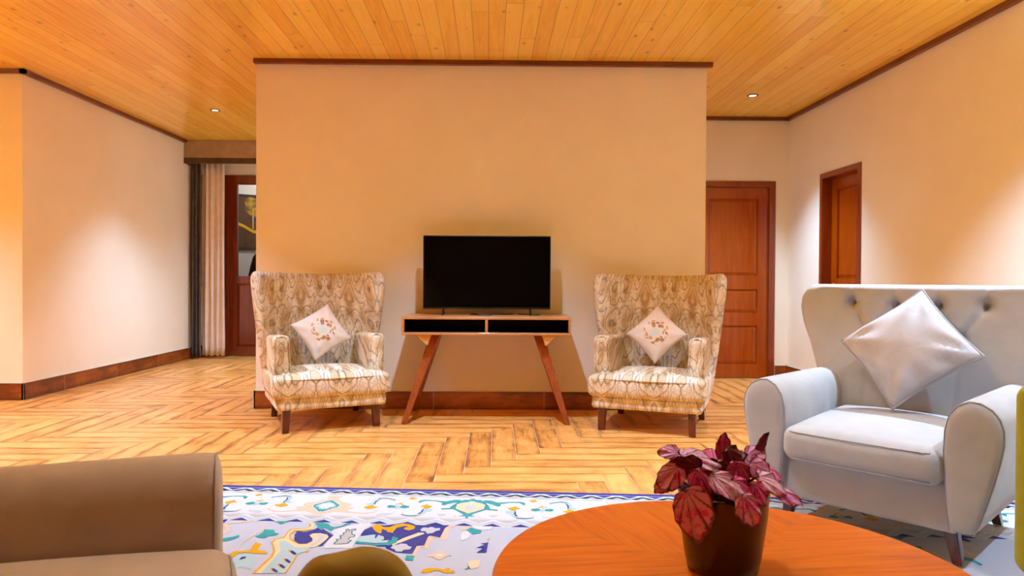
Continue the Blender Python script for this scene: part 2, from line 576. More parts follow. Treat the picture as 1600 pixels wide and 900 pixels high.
def lever(mat_rose, mat_lever, root, x, z, dirx, name='handle'):
    h = MB()
    v, f = lathe([(0, 0), (.024, 0), (.026, .004), (.022, .010), (.010, .012), (.009, .045), (0, .045)], 20)
    R = Matrix.Translation((x, 0, z)) @ Matrix.Rotation(PI/2, 4, 'X')
    h.add(v, f, 0, R)
    h.tube([(x, -.042, z), (x+dirx*.03, -.044, z), (x+dirx*.08, -.044, z+.002), (x+dirx*.115, -.040, z-.003)], [.010, .0105, .009, .007], 10, 1)
    return h.obj(name, [mat_rose, mat_lever], root, True)

def frame_mb(x0, x1, H, y0, y1, t):
    m = MB()
    m.box(x0, x0+t, y0, y1, 0, H); m.box(x1-t, x1, y0, y1, 0, H); m.box(x0+t, x1-t, y0, y1, H-t, H)
    return m

M_IVORY = plain('ivory_enamel', srgb(226, 214, 196), .3)
# door_1 : back right
d1 = bpy.data.objects.new('door_1', None); COL.objects.link(d1); struct(d1)
d1.location = (D1A, RBY, 0)
DW = D1B-D1A
frame_mb(0, DW, D1H, -.012, .15, .062).obj('door_frame', M_DOORFRAME, d1)
LW = DW-.124
leaf, pans = panel_leaf(LW, D1H-.07, [(.11, LW-.11, 1.10, D1H-.07-.12), (.11, LW-.11, .70, .95), (.11, LW-.11, .15, .56)])
g = bpy.data.objects.new('leaf', None)
lf = leaf.obj('leaf', M_DOOR, d1); lf.location = (.062, .03, .006)
for p in pans:
    o = p.obj('panel', M_DOOR, lf)
hd = lever(M_IVORY, M_IVORY, lf, .055, 1.035, 1)
bpy.data.objects.remove(g)

# door_2 : right wall
d2 = bpy.data.objects.new('door_2', None); COL.objects.link(d2); struct(d2)
d2.matrix_world = RM @ Matrix.Translation((D2A, 0, 0))
DW2 = D2B-D2A
frame_mb(0, DW2, D2H, -.012, .16, .05).obj('door_frame', M_DOORFRAME, d2)
LW2 = DW2-.10
leaf, pans = panel_leaf(LW2, D2H-.058, [(.105, LW2-.105, 1.07, D2H-.058-.11), (.105, LW2-.105, .68, .94), (.105, LW2-.105, .15, .56)])
lf = leaf.obj('leaf', M_DOOR, d2); lf.location = (.05, .085, .006)
for p in pans: p.obj('panel', M_DOOR, lf)
lever(M_BRONZE, M_BRONZE, lf, .055, 1.0, 1)

# door_3 : glazed door at the left, with its sidelight window_1
def glass_mat():
    t = NT('clear_glass', .0, (1, 1, 1, 1), spec=.5)
    t.b.inputs['Transmission Weight'].default_value = 1.0
    t.b.inputs['IOR'].default_value = 1.02
    return t.m
M_GLASS = glass_mat()
d3 = bpy.data.objects.new('door_3', None); COL.objects.link(d3); struct(d3)
d3.location = (-3.80, LBY, 0)
fm = MB(); fm.box(0, .10, -.012, .14, 0, GH); fm.box(.98, 1.08, -.012, .14, 0, GH); fm.box(.10, .98, -.012, .14, GH-.10, GH)
fm.obj('door_frame', M_DARKDOOR, d3)
LW3, LH3 = .88, GH-.106
l3 = MB(); st = .12; zr0, zr1 = .96, 1.06
l3.box(0, st, .02, .06, 0, LH3); l3.box(LW3-st, LW3, .02, .06, 0, LH3)
l3.box(st, LW3-st, .02, .06, LH3-.025, LH3); l3.box(st, LW3-st, .02, .06, zr0, zr1); l3.box(st, LW3-st, .02, .06, 0, .12)
l3.box(st, LW3-st, .035, .05, .12, zr0)
lf = l3.obj('leaf', M_DARKDOOR, d3); lf.location = (.10, 0, .012)
pp = MB(); e = .03
pp.add([(st, .034, .12), (LW3-st, .034, .12), (LW3-st, .034, zr0), (st, .034, zr0), (st+e, .024, .12+e), (LW3-st-e, .024, .12+e), (LW3-st-e, .024, zr0-e), (st+e, .024, zr0-e)],
       [[0, 1, 5, 4], [1, 2, 6, 5], [2, 3, 7, 6], [3, 0, 4, 7], [4, 5, 6, 7]])
pp.obj('panel', M_DARKDOOR, lf)
MB().box(st, LW3-st, .036, .044, zr1, LH3-.025).obj('glass_pane', M_GLASS, lf)
lever(M_BRONZE, M_BRONZE, lf, LW3-.06, 1.02, -1)
w1 = bpy.data.objects.new('window_1', None); COL.objects.link(w1); struct(w1)
w1.location = (G0, LBY, .93)
wm = MB(); WH = GH-.93; WW = -3.80-G0
wm.box(0, .03, -.01, .12, 0, WH); wm.box(WW-.024, WW, -.01, .12, 0, WH); wm.box(.03, WW-.024, -.01, .12, WH-.1, WH); wm.box(.03, WW-.024, -.01, .12, 0, .06)
wm.obj('window_frame', M_DARKDOOR, w1)
MB().box(.03, WW-.024, .05, .058, .06, WH-.1).obj('glass_pane', M_GLASS, w1)

# the room beyond the glazed door
M_HALL = plain('white_hall_paint', srgb(224, 222, 222), .8)
hallA = Vector((-4.9, 10.15, 0)); hallB = Vector((-2.4, 11.9, 0))
hd_ = (hallB-hallA).normalized(); hn = Vector((hd_.y, -hd_.x, 0))
HM = Matrix(((hd_.x, -hn.x, 0, hallA.x), (hd_.y, -hn.y, 0, hallA.y), (0, 0, 1, 0), (0, 0, 0, 1)))
struct(MB().box(-.3, 3.4, 0, .1, 0, 3.0, M=HM).obj('wall_hall', M_HALL))
struct(MB().box(-2.0, -1.9, 9.66, 12.3, 0, 3.0).obj('wall_hall_right', M_HALL))
struct(MB().box(-5.2, -1.9, 9.66, 12.3, 3.0, 3.06).obj('ceiling_hall', M_HALL))
struct(MB().box(-5.2, -1.9, 9.66, 12.3, -.05, -.004).obj('floor_hall', M_BASE))

# =================================================================== lamps
M_RING = plain('brushed_downlight_ring', srgb(150, 110, 84), .35, metal=.8)
def emis(name, col, s):
    t = NT(name, .5, col); t.b.inputs['Emission Color'].default_value = col; t.b.inputs['Emission Strength'].default_value = s; return t.m
M_LED = emis('lit_lamp_lens', (1, .88, .72, 1), 6)
DLAB = ['small lit recessed downlight in the pine ceiling of the left corridor, before the curtains',
        'small lit recessed downlight in the pine ceiling above the right corridor doors',
        'recessed downlight in the left corridor ceiling hidden behind the television wall',
        'recessed downlight above the floor left of the paisley armchairs', 'recessed downlight in the ceiling before the television wall',
        'recessed downlight above the floor before the right paisley armchair', 'unseen downlight added above the taupe armchair in the foreground',
        'recessed downlight above the patterned rug near the coffee table', 'unseen downlight added above the lime green armchair',
        'unseen downlight added behind the viewpoint on the left', 'unseen downlight added behind the viewpoint in the middle', 'unseen downlight added behind the viewpoint on the right',
        'recessed downlight in the ceiling of the far left bay']
for i, (x, y, pw, cone) in enumerate(DOWNLIGHTS):
    t = empty('downlight', DLAB[i], 'ceiling light', (x, y, CEIL), 0, 'recessed ceiling downlights')
    v, f = lathe([(.034, -.001), (.034, -.006), (.040, -.009), (.050, -.006), (.052, .0), (.034, .0)], 28)
    mesh_obj('ring', v, f, M_RING, t)
    v, f = lathe([(.0, -.0025), (.034, -.0025), (.034, -.0005), (0, -.0005)], 24)
    mesh_obj('lens', v, f, M_LED, t)
    ld = bpy.data.lights.new('lamp_light', 'SPOT'); ld.energy = LAMP_W*pw; ld.color = LAMP_COLOR
    ld.spot_size = math.radians(cone); ld.spot_blend = 1.0; ld.shadow_soft_size = .035
    lo = bpy.data.objects.new('lamp_light', ld); link(lo, t); lo.location = (0, 0, -.02)
t = empty('added_hall_lamp', 'unseen ceiling lamp added to light the room behind the glazed door', 'ceiling light', (-2.9, 10.6, 3.0))  # unseen lamp, added to light what shows through the glass
v, f = lathe([(0, -.05), (.10, -.045), (.12, -.02), (.12, 0), (0, 0)], 24)
mesh_obj('diffuser', v, f, M_LED, t)
ld = bpy.data.lights.new('lamp_light', 'POINT'); ld.energy = 26; ld.color = (1, .93, .86); ld.shadow_soft_size = .1
lo = bpy.data.objects.new('lamp_light', ld); link(lo, t); lo.location = (0, 0, -.2)

for (x, y, pw), lab in zip(ADDED_UPLIGHTS, ('unseen uplighter added in the far left bay to brighten the ceiling', 'unseen uplighter added behind the light grey tufted armchair to brighten the ceiling')):
    t = empty('added_uplight', lab, 'floor lamp', (x, y, 0))  # unseen lamps, added to lift the ceiling and wall brightness
    v, f = lathe([(0, 0), (.14, 0), (.145, .008), (.13, .022), (.03, .03), (0, .03)], 32)
    mesh_obj('base', v, f, M_BRONZE, t)
    mesh_obj('pole', *tube([(0, 0, .02), (0, 0, .9), (0, 0, 1.66)], .013, 12), M_BRONZE, t)
    v, f = lathe([(.0, 1.64), (.03, 1.645), (.10, 1.70), (.16, 1.78), (.158, 1.782), (.10, 1.71), (.03, 1.66), (0, 1.655)], 32)
    mesh_obj('bowl', v, f, M_BRONZE, t)
    v, f = lathe([(0, 1.70), (.03, 1.695), (.035, 1.67), (0, 1.66)], 16)
    mesh_obj('bulb', v, f, M_LED, t)
    ld = bpy.data.lights.new('lamp_light', 'SPOT'); ld.energy = pw; ld.color = UPLIGHT_COLOR
    ld.spot_size = math.radians(150); ld.spot_blend = 1.0; ld.shadow_soft_size = .05
    lo = bpy.data.objects.new('lamp_light', ld); link(lo, t); lo.location = (0, 0, 1.74); lo.rotation_euler = (PI, 0, 0)

t = empty('added_pendant', 'unseen brass bowl pendant added over the rug to brighten the ceiling', 'added uplight', (-.3, 2.7, CEIL))  # unseen pendant, put in for its bounce off the ceiling
v, f = lathe([(0, -.02), (.05, -.02), (.055, 0), (0, 0)], 24)
mesh_obj('canopy', v, f, M_BRONZE, t)
mesh_obj('rod', *tube([(0, 0, -.015), (0, 0, -.2), (0, 0, -.47)], .006, 8), M_BRONZE, t)
v, f = lathe([(0, -.50), (.06, -.495), (.14, -.45), (.19, -.37), (.188, -.369), (.135, -.44), (.06, -.482), (0, -.487)], 36)
mesh_obj('bowl', v, f, M_BRONZE, t)
v, f = lathe([(.012, -.42), (.034, -.425), (.036, -.45), (.012, -.48)], 16)
mesh_obj('bulb', v, f, M_LED, t)
ld = bpy.data.lights.new('lamp_light', 'SPOT'); ld.energy = ADDED_PENDANT_W; ld.color = UPLIGHT_COLOR
ld.spot_size = math.radians(150); ld.spot_blend = 1.0; ld.shadow_soft_size = .05
lo = bpy.data.objects.new('lamp_light', ld); link(lo, t); lo.location = (.06, 0, -.40); lo.rotation_euler = (PI, 0, 0)

# =================================================================== rug
RUGDATA = {"F":[["teal",2,[[-1.086,0.775],[-1.082,0.738],[-1.08,0.715],[-1.06,0.701],[-1.042,0.69],[-1.026,0.67],[-1.017,0.685],[-1.024,0.715],[-1.038,0.733],[-1.057,0.741],[-1.067,0.759],[-1.075,0.782]]],["teal",2,[[-0.959,0.679],[-0.947,0.66],[-0.944,0.63],[-0.952,0.6],[-0.909,0.602],[-0.895,0.631],[-0.87,0.646],[-0.88,0.665],[-0.903,0.673],[-0.909,0.697],[-0.936,0.694]]],["teal",2,[[-0.948,0.504],[-0.924,0.498],[-0.878,0.496],[-0.896,0.514],[-0.9,0.531],[-0.912,0.536],[-0.925,0.517]]],["navy",2,[[-1.183,0.537],[-1.177,0.51],[-1.166,0.491],[-1.153,0.493],[-1.152,0.526],[-1.164,0.541]]],["peach",1,[[-1.163,0.579],[-1.15,0.552],[-1.121,0.555],[-1.098,0.585],[-1.087,0.621],[-1.086,0.657],[-1.098,0.682],[-1.108,0.707],[-1.115,0.672],[-1.103,0.647],[-1.109,0.611],[-1.125,0.581],[-1.145,0.577],[-1.153,0.604]]],["peach",1,[[-0.959,0.631],[-0.976,0.571],[-0.971,0.539],[-0.964,0.544],[-0.963,0.582],[-0.953,0.618],[-0.967,0.68],[-0.972,0.738],[-0.969,0.792],[-0.95,0.854],[-0.955,0.854],[-0.973,0.793],[-0.98,0.727],[-0.977,0.663]]],["peach",1,[[-1.17,0.561],[-1.118,0.529],[-1.08,0.505],[-1.038,0.493],[-1.042,0.507],[-1.093,0.533],[-1.144,0.558]]],["gold",2,[[-0.97,0.926],[-0.973,0.887],[-0.974,0.846],[-0.958,0.834],[-0.916,0.824],[-0.922,0.787],[-0.929,0.744],[-0.897,0.758],[-0.888,0.821],[-0.852,0.828],[-0.835,0.852],[-0.876,0.854],[-0.92,0.847],[-0.946,0.853],[-0.949,0.889],[-0.947,0.933],[-0.96,0.935]]],["aqua",1,[[-0.941,0.942],[-0.947,0.874],[-0.919,0.85],[-0.89,0.863],[-0.854,0.895],[-0.85,0.943],[-0.838,0.989],[-0.85,0.999],[-0.878,0.974],[-0.891,0.994],[-0.912,0.977]]],["navy",3,[[-0.917,0.916],[-0.918,0.891],[-0.904,0.885],[-0.898,0.899],[-0.909,0.912]]],["gold",2,[[-0.819,1.032],[-0.817,0.959],[-0.815,0.881],[-0.823,0.831],[-0.845,0.78],[-0.867,0.738],[-0.867,0.704],[-0.841,0.678],[-0.846,0.626],[-0.846,0.589],[-0.813,0.58],[-0.781,0.573],[-0.78,0.549],[-0.792,0.521],[-0.775,0.502],[-0.752,0.591],[-0.783,0.607],[-0.816,0.613],[-0.821,0.641],[-0.81,0.687],[-0.781,0.718],[-0.743,0.748],[-0.713,0.734],[-0.688,0.828],[-0.72,0.831],[-0.701,1.021]]],["cream",3,[[-0.808,1.031],[-0.807,0.967],[-0.803,0.88],[-0.818,0.82],[-0.844,0.769],[-0.859,0.743],[-0.857,0.709],[-0.832,0.691],[-0.839,0.631],[-0.838,0.601],[-0.806,0.588],[-0.779,0.581],[-0.771,0.55],[-0.786,0.516],[-0.773,0.512],[-0.754,0.581],[-0.788,0.598],[-0.825,0.605],[-0.828,0.648],[-0.811,0.699],[-0.782,0.73],[-0.74,0.761],[-0.709,0.751],[-0.694,0.808],[-0.727,0.822],[-0.705,1.021]]],["aqua",4,[[-0.786,1.029],[-0.793,0.937],[-0.798,0.818],[-0.836,0.735],[-0.82,0.717],[-0.788,0.752],[-0.755,0.782],[-0.699,0.787],[-0.694,0.808],[-0.723,0.852],[-0.712,1.022]]],["gold",5,[[-0.772,0.815],[-0.756,0.814],[-0.728,0.847],[-0.728,0.863],[-0.751,0.844]]],["navy",6,[[-0.762,0.82],[-0.75,0.82],[-0.726,0.847],[-0.728,0.86],[-0.747,0.844]]],["gold",5,[[-0.762,0.896],[-0.746,0.894],[-0.719,0.926],[-0.719,0.94],[-0.742,0.923]]],["navy",6,[[-0.753,0.9],[-0.741,0.9],[-0.718,0.926],[-0.72,0.937],[-0.738,0.923]]],["gold",5,[[-0.765,0.944],[-0.75,0.943],[-0.723,0.973],[-0.723,0.987],[-0.745,0.971]]],["navy",6,[[-0.756,0.948],[-0.744,0.949],[-0.721,0.973],[-0.724,0.984],[-0.741,0.97]]],["gold",5,[[-0.776,0.983],[-0.761,0.981],[-0.735,1.011],[-0.735,1.024],[-0.757,1.008]]],["navy",6,[[-0.767,0.986],[-0.755,0.987],[-0.733,1.01],[-0.735,1.021],[-0.753,1.008]]],["navy",2,[[-0.812,0.608],[-0.78,0.617],[-0.757,0.603],[-0.743,0.577],[-0.742,0.56],[-0.716,0.591],[-0.711,0.578],[-0.649,0.645],[-0.654,0.68],[-0.656,0.762],[-0.671,0.771],[-0.666,0.734],[-0.661,0.673],[-0.676,0.636],[-0.707,0.626],[-0.744,0.642],[-0.765,0.75],[-0.793,0.693]]],["navy",3,[[-0.809,0.64],[-0.777,0.629],[-0.744,0.642],[-0.719,0.686],[-0.713,0.716],[-0.725,0.745],[-0.755,0.746],[-0.784,0.715]]],["cream",4,[[-0.743,0.657],[-0.738,0.633],[-0.71,0.627],[-0.677,0.643],[-0.661,0.665],[-0.663,0.711],[-0.671,0.749],[-0.682,0.779],[-0.71,0.778],[-0.754,0.771],[-0.776,0.751],[-0.741,0.755],[-0.719,0.746],[-0.709,0.715],[-0.721,0.686]]],["greyl",5,[[-0.718,0.639],[-0.694,0.645],[-0.677,0.667],[-0.676,0.705],[-0.685,0.736],[-0.691,0.765],[-0.708,0.767],[-0.695,0.729],[-0.695,0.684]]],["teal",3,[[-0.771,0.508],[-0.742,0.501],[-0.707,0.519],[-0.692,0.543],[-0.672,0.554],[-0.646,0.535],[-0.635,0.504],[-0.612,0.497],[-0.634,0.538],[-0.67,0.574],[-0.667,0.595],[-0.673,0.599],[-0.711,0.566],[-0.718,0.583],[-0.744,0.552]]],["white",2,[[-0.667,0.586],[-0.627,0.541],[-0.585,0.512],[-0.544,0.492],[-0.523,0.507],[-0.543,0.576],[-0.542,0.64],[-0.541,0.701],[-0.538,0.774],[-0.646,0.783],[-0.65,0.695],[-0.648,0.645],[-0.672,0.603]]],["dteal",3,[[-0.62,0.574],[-0.606,0.571],[-0.599,0.589],[-0.594,0.57],[-0.576,0.566],[-0.573,0.586],[-0.584,0.596],[-0.576,0.627],[-0.56,0.637],[-0.558,0.661],[-0.573,0.669],[-0.573,0.692],[-0.557,0.695],[-0.563,0.732],[-0.583,0.741],[-0.619,0.744],[-0.622,0.723],[-0.617,0.707],[-0.626,0.689],[-0.611,0.68],[-0.623,0.647],[-0.612,0.634],[-0.62,0.615],[-0.61,0.604]]],["greyb",4,[[-0.614,0.582],[-0.606,0.583],[-0.599,0.601],[-0.588,0.578],[-0.578,0.575],[-0.58,0.583],[-0.589,0.598],[-0.578,0.635],[-0.564,0.643],[-0.563,0.656],[-0.578,0.664],[-0.578,0.689],[-0.564,0.701],[-0.57,0.726],[-0.585,0.734],[-0.615,0.738],[-0.615,0.722],[-0.61,0.707],[-0.618,0.694],[-0.604,0.684],[-0.615,0.65],[-0.606,0.639],[-0.612,0.618],[-0.604,0.607]]],["navy",2,[[-0.541,0.632],[-0.54,0.576],[-0.518,0.532],[-0.509,0.502],[-0.47,0.52],[-0.398,0.48],[-0.363,0.739],[-0.398,0.756],[-0.446,0.752],[-0.456,0.738],[-0.516,0.714]]],["gold",4,[[-0.519,0.537],[-0.508,0.506],[-0.488,0.517],[-0.469,0.541],[-0.443,0.539],[-0.427,0.508],[-0.396,0.49],[-0.393,0.514],[-0.415,0.528],[-0.418,0.566],[-0.415,0.606],[-0.435,0.588],[-0.472,0.562],[-0.462,0.602],[-0.466,0.616],[-0.486,0.596],[-0.502,0.573]]],["aqua",4,[[-0.54,0.651],[-0.513,0.641],[-0.49,0.628],[-0.48,0.631],[-0.475,0.669],[-0.469,0.665],[-0.47,0.63],[-0.443,0.648],[-0.435,0.674],[-0.442,0.693],[-0.412,0.683],[-0.417,0.71],[-0.459,0.72],[-0.517,0.71],[-0.539,0.701]]],["teal",5,[[-0.541,0.716],[-0.537,0.701],[-0.507,0.717],[-0.458,0.728],[-0.419,0.714],[-0.404,0.683],[-0.408,0.645],[-0.381,0.658],[-0.381,0.704],[-0.407,0.738],[-0.447,0.745],[-0.498,0.734],[-0.535,0.73]]],["navy",2,[[-0.436,0.582],[-0.424,0.499],[-0.365,0.501],[-0.306,0.505],[-0.249,0.496],[-0.199,0.498],[-0.213,0.532],[-0.217,0.639],[-0.262,0.62],[-0.266,0.636],[-0.265,0.725],[-0.293,0.737],[-0.295,0.816],[-0.364,0.806],[-0.407,0.77]]],["gold",4,[[-0.449,0.554],[-0.427,0.506],[-0.396,0.491],[-0.365,0.501],[-0.339,0.523],[-0.338,0.552],[-0.356,0.57],[-0.378,0.56],[-0.382,0.543],[-0.366,0.525],[-0.383,0.52],[-0.413,0.546],[-0.419,0.603],[-0.443,0.594]]],["greyl",4,[[-0.311,0.556],[-0.303,0.532],[-0.282,0.536],[-0.275,0.524],[-0.26,0.529],[-0.253,0.54],[-0.235,0.533],[-0.229,0.556],[-0.246,0.574],[-0.256,0.597],[-0.275,0.604],[-0.288,0.577],[-0.304,0.578]]],["greyl",4,[[-0.389,0.764],[-0.384,0.734],[-0.364,0.727],[-0.359,0.717],[-0.337,0.72],[-0.325,0.74],[-0.309,0.749],[-0.312,0.774],[-0.334,0.78],[-0.339,0.8],[-0.362,0.797],[-0.37,0.778]]],["cream",4,[[-0.392,0.719],[-0.361,0.659],[-0.313,0.595],[-0.293,0.592],[-0.285,0.605],[-0.322,0.651],[-0.362,0.707],[-0.389,0.739]]],["teal",4,[[-0.412,0.741],[-0.393,0.709],[-0.396,0.651],[-0.381,0.66],[-0.378,0.708],[-0.4,0.742]]],["peach",1,[[-0.199,0.498],[-0.165,0.496],[-0.192,0.53],[-0.191,0.664],[-0.21,0.67],[-0.216,0.644],[-0.213,0.532]]],["peach",1,[[-0.265,0.625],[-0.216,0.644],[-0.215,0.657],[-0.244,0.646],[-0.245,0.759],[-0.262,0.76],[-0.267,0.669]]],["peach",1,[[-0.293,0.737],[-0.265,0.731],[-0.262,0.742],[-0.278,0.756],[-0.278,0.838],[-0.291,0.835]]],["teal",3,[[-0.313,0.831],[-0.282,0.834],[-0.279,0.88],[-0.311,0.878]]],["peach",1,[[-0.318,0.878],[-0.31,0.879],[-0.306,0.973],[-0.312,0.974]]],["teal",3,[[-0.122,0.549],[-0.108,0.52],[-0.085,0.536],[-0.058,0.551],[-0.06,0.58],[-0.091,0.598],[-0.1,0.576]]],["peach",2,[[-0.147,0.528],[-0.14,0.504],[-0.107,0.5],[-0.115,0.52],[-0.126,0.547],[-0.143,0.562]]],["white",3,[[-0.138,0.595],[-0.129,0.561],[-0.113,0.56],[-0.099,0.604],[-0.102,0.642],[-0.124,0.67],[-0.133,0.65]]],["white",2,[[-0.103,0.508],[-0.021,0.497],[-0.02,0.532],[-0.06,0.546],[-0.09,0.53]]],["peach",3,[[-0.235,0.822],[-0.211,0.806],[-0.201,0.781],[-0.183,0.78],[-0.17,0.808],[-0.143,0.821],[-0.168,0.836],[-0.177,0.864],[-0.195,0.866],[-0.208,0.841],[-0.234,0.84]]],["white",4,[[-0.204,0.822],[-0.196,0.81],[-0.18,0.812],[-0.176,0.823],[-0.186,0.837],[-0.199,0.835]]],["gold",3,[[-0.231,0.985],[-0.23,0.96],[-0.214,0.942],[-0.182,0.942],[-0.153,0.954],[-0.147,0.938],[-0.136,0.937],[-0.134,0.954],[-0.116,0.962],[-0.11,0.978],[-0.151,0.981],[-0.166,0.965],[-0.187,0.962],[-0.203,0.984]]],["navy",3,[[-0.019,0.68],[-0.049,0.697],[-0.03,0.706],[-0.062,0.739],[-0.035,0.742],[-0.055,0.787],[-0.018,0.785]]],["gold",3,[[-0.027,0.649],[-0.019,0.632],[-0.019,0.664]]],["cream",2,[[-0.082,0.882],[-0.064,0.863],[-0.035,0.857],[-0.034,0.923],[-0.055,0.942],[-0.07,0.925],[-0.07,0.903]]],["dteal",3,[[-0.083,0.945],[-0.073,0.934],[-0.07,0.916],[-0.077,0.912],[-0.068,0.921],[-0.062,0.938],[-0.076,0.948]]]],"B":[["peach",1,[[-0.904,0.246],[-0.886,0.239],[-0.854,0.22],[-0.819,0.185],[-0.831,0.137],[-0.788,0.133],[-0.766,0.211],[-0.724,0.249],[-0.685,0.245],[-0.686,0.271],[-0.693,0.296],[-0.661,0.298],[-0.674,0.324],[-0.675,0.348],[-0.641,0.359],[-0.599,0.365],[-0.566,0.353],[-0.54,0.322],[-0.553,0.357],[-0.59,0.38],[-0.638,0.375],[-0.691,0.364],[-0.736,0.363],[-0.78,0.401],[-0.816,0.385],[-0.813,0.361],[-0.861,0.327],[-0.88,0.329]]],["white",2,[[-0.854,0.297],[-0.849,0.251],[-0.794,0.193],[-0.732,0.27],[-0.733,0.295],[-0.784,0.373],[-0.812,0.352]]],["teal",3,[[-0.85,0.297],[-0.845,0.258],[-0.795,0.201],[-0.788,0.203],[-0.735,0.27],[-0.735,0.285],[-0.785,0.363],[-0.798,0.355],[-0.839,0.31]]],["aqua",4,[[-0.84,0.296],[-0.832,0.265],[-0.793,0.225],[-0.75,0.277],[-0.753,0.292],[-0.794,0.335],[-0.815,0.328],[-0.817,0.308]]],["white",5,[[-0.827,0.294],[-0.82,0.248],[-0.789,0.24],[-0.765,0.268],[-0.769,0.294],[-0.785,0.32],[-0.808,0.292]]],["gold",3,[[-0.621,0.285],[-0.602,0.268],[-0.588,0.252],[-0.574,0.276],[-0.553,0.279],[-0.57,0.3],[-0.593,0.314],[-0.612,0.299]]],["aqua",2,[[-0.637,0.194],[-0.614,0.239],[-0.601,0.222],[-0.601,0.186],[-0.587,0.152],[-0.551,0.144],[-0.5,0.167],[-0.495,0.192],[-0.51,0.192],[-0.516,0.173],[-0.555,0.16],[-0.578,0.184],[-0.579,0.251],[-0.611,0.254],[-0.634,0.238],[-0.617,0.239]]],["navy",4,[[-0.585,0.246],[-0.587,0.205],[-0.572,0.162],[-0.574,0.183],[-0.58,0.21],[-0.579,0.249]]],["dteal",3,[[-0.587,0.152],[-0.551,0.144],[-0.5,0.167],[-0.496,0.177],[-0.549,0.155],[-0.582,0.16]]],["teal",2,[[-0.518,0.261],[-0.507,0.25],[-0.476,0.261],[-0.473,0.282],[-0.501,0.289],[-0.513,0.285]]],["teal",2,[[-0.458,0.262],[-0.442,0.247],[-0.418,0.259],[-0.414,0.277],[-0.432,0.292],[-0.453,0.285]]],["gold",1,[[-0.427,0.26],[-0.412,0.268],[-0.423,0.289]]],["aqua",2,[[-0.479,0.274],[-0.475,0.242],[-0.458,0.262],[-0.454,0.29],[-0.466,0.304],[-0.478,0.291]]],["gold",1,[[-0.489,0.229],[-0.465,0.217],[-0.447,0.233],[-0.447,0.247],[-0.467,0.235],[-0.485,0.24]]],["gold",2,[[-0.444,0.149],[-0.431,0.129],[-0.418,0.132],[-0.398,0.143],[-0.414,0.15],[-0.42,0.168],[-0.432,0.154]]],["peach",1,[[-0.489,0.243],[-0.444,0.167],[-0.441,0.174],[-0.483,0.25]]],["gold",3,[[-0.371,0.255],[-0.352,0.244],[-0.343,0.225],[-0.334,0.239],[-0.31,0.258],[-0.329,0.287],[-0.343,0.288],[-0.349,0.268]]],["aqua",2,[[-0.433,0.362],[-0.426,0.348],[-0.416,0.374],[-0.389,0.378],[-0.36,0.363],[-0.352,0.323],[-0.346,0.295],[-0.333,0.294],[-0.302,0.292],[-0.305,0.326],[-0.326,0.334],[-0.334,0.368],[-0.361,0.393],[-0.4,0.392],[-0.426,0.381]]],["navy",4,[[-0.361,0.359],[-0.35,0.342],[-0.349,0.302],[-0.344,0.288],[-0.342,0.335],[-0.351,0.366]]],["dteal",3,[[-0.433,0.362],[-0.428,0.375],[-0.401,0.386],[-0.362,0.385],[-0.342,0.368],[-0.361,0.395],[-0.4,0.396],[-0.428,0.382]]],["teal",2,[[-0.387,0.2],[-0.385,0.177],[-0.366,0.161],[-0.314,0.165],[-0.262,0.18],[-0.223,0.151],[-0.195,0.149],[-0.192,0.164],[-0.176,0.148],[-0.153,0.147],[-0.145,0.128],[-0.128,0.145],[-0.143,0.175],[-0.183,0.193],[-0.204,0.215],[-0.203,0.278],[-0.167,0.317],[-0.135,0.348],[-0.132,0.406],[-0.145,0.4],[-0.146,0.381],[-0.179,0.38],[-0.156,0.366],[-0.166,0.343],[-0.213,0.286],[-0.266,0.296],[-0.267,0.28],[-0.232,0.273],[-0.222,0.231],[-0.202,0.186],[-0.237,0.21],[-0.262,0.238],[-0.276,0.227],[-0.274,0.199],[-0.313,0.177],[-0.36,0.176],[-0.379,0.209]]],["cream",3,[[-0.143,0.165],[-0.173,0.199],[-0.199,0.222],[-0.203,0.258],[-0.196,0.278],[-0.167,0.314],[-0.135,0.344]]],["greyl",4,[[-0.141,0.211],[-0.162,0.241],[-0.163,0.276],[-0.137,0.308]]],["greyl",1,[[-0.278,0.357],[-0.261,0.349],[-0.235,0.354],[-0.235,0.376],[-0.258,0.388]]],["greyl",1,[[-0.206,0.385],[-0.186,0.371],[-0.188,0.396]]],["greyl",1,[[-0.542,0.384],[-0.52,0.363],[-0.477,0.36],[-0.462,0.33],[-0.471,0.378],[-0.5,0.394],[-0.533,0.4]]]]}
RUG_SL = -.0627           # the far edge falls this much per metre towards the right
RC = {'white': srgb(236, 236, 240), 'field': srgb(206, 210, 228), 'navy': srgb(52, 56, 150), 'teal': srgb(58, 158, 172), 'dteal': srgb(70, 120, 138),
      'gold': srgb(246, 178, 26), 'peach': srgb(246, 212, 184), 'aqua': srgb(190, 218, 226), 'cream': srgb(250, 228, 186), 'greyl': srgb(214, 214, 224), 'greyb': srgb(206, 202, 204), 'blue_line': srgb(150, 176, 200)}
def pile(name, col):
    t = NT(name, .95, col, spec=.05, sheen=.15)
    v = t.coords('Object')
    n = t.noise(v, 160, 3, .7)
    t.color(t.mix(t.math('MULTIPLY', n, .32), col, tuple(c*.62 for c in col[:3])+(1,)))
    t.bump(n, .5, .004)
    return t.m
RKEY = list(RC)
DYE = .76
RM_ = [pile('rug_wool_'+k, tuple(c*DYE for c in RC[k][:3])+(1,)) for k in RKEY]
rug = MB()
RU0, RU1, RV1 = -2.25, 2.95, 3.7
UC = .36                     # axis of symmetry of the rug
def rp(u, v, z): return (u, v, z)
ZB = .010
rug.box(RU0, RU1, 0, RV1, 0, ZB, RKEY.index('field'))
lay = [0]
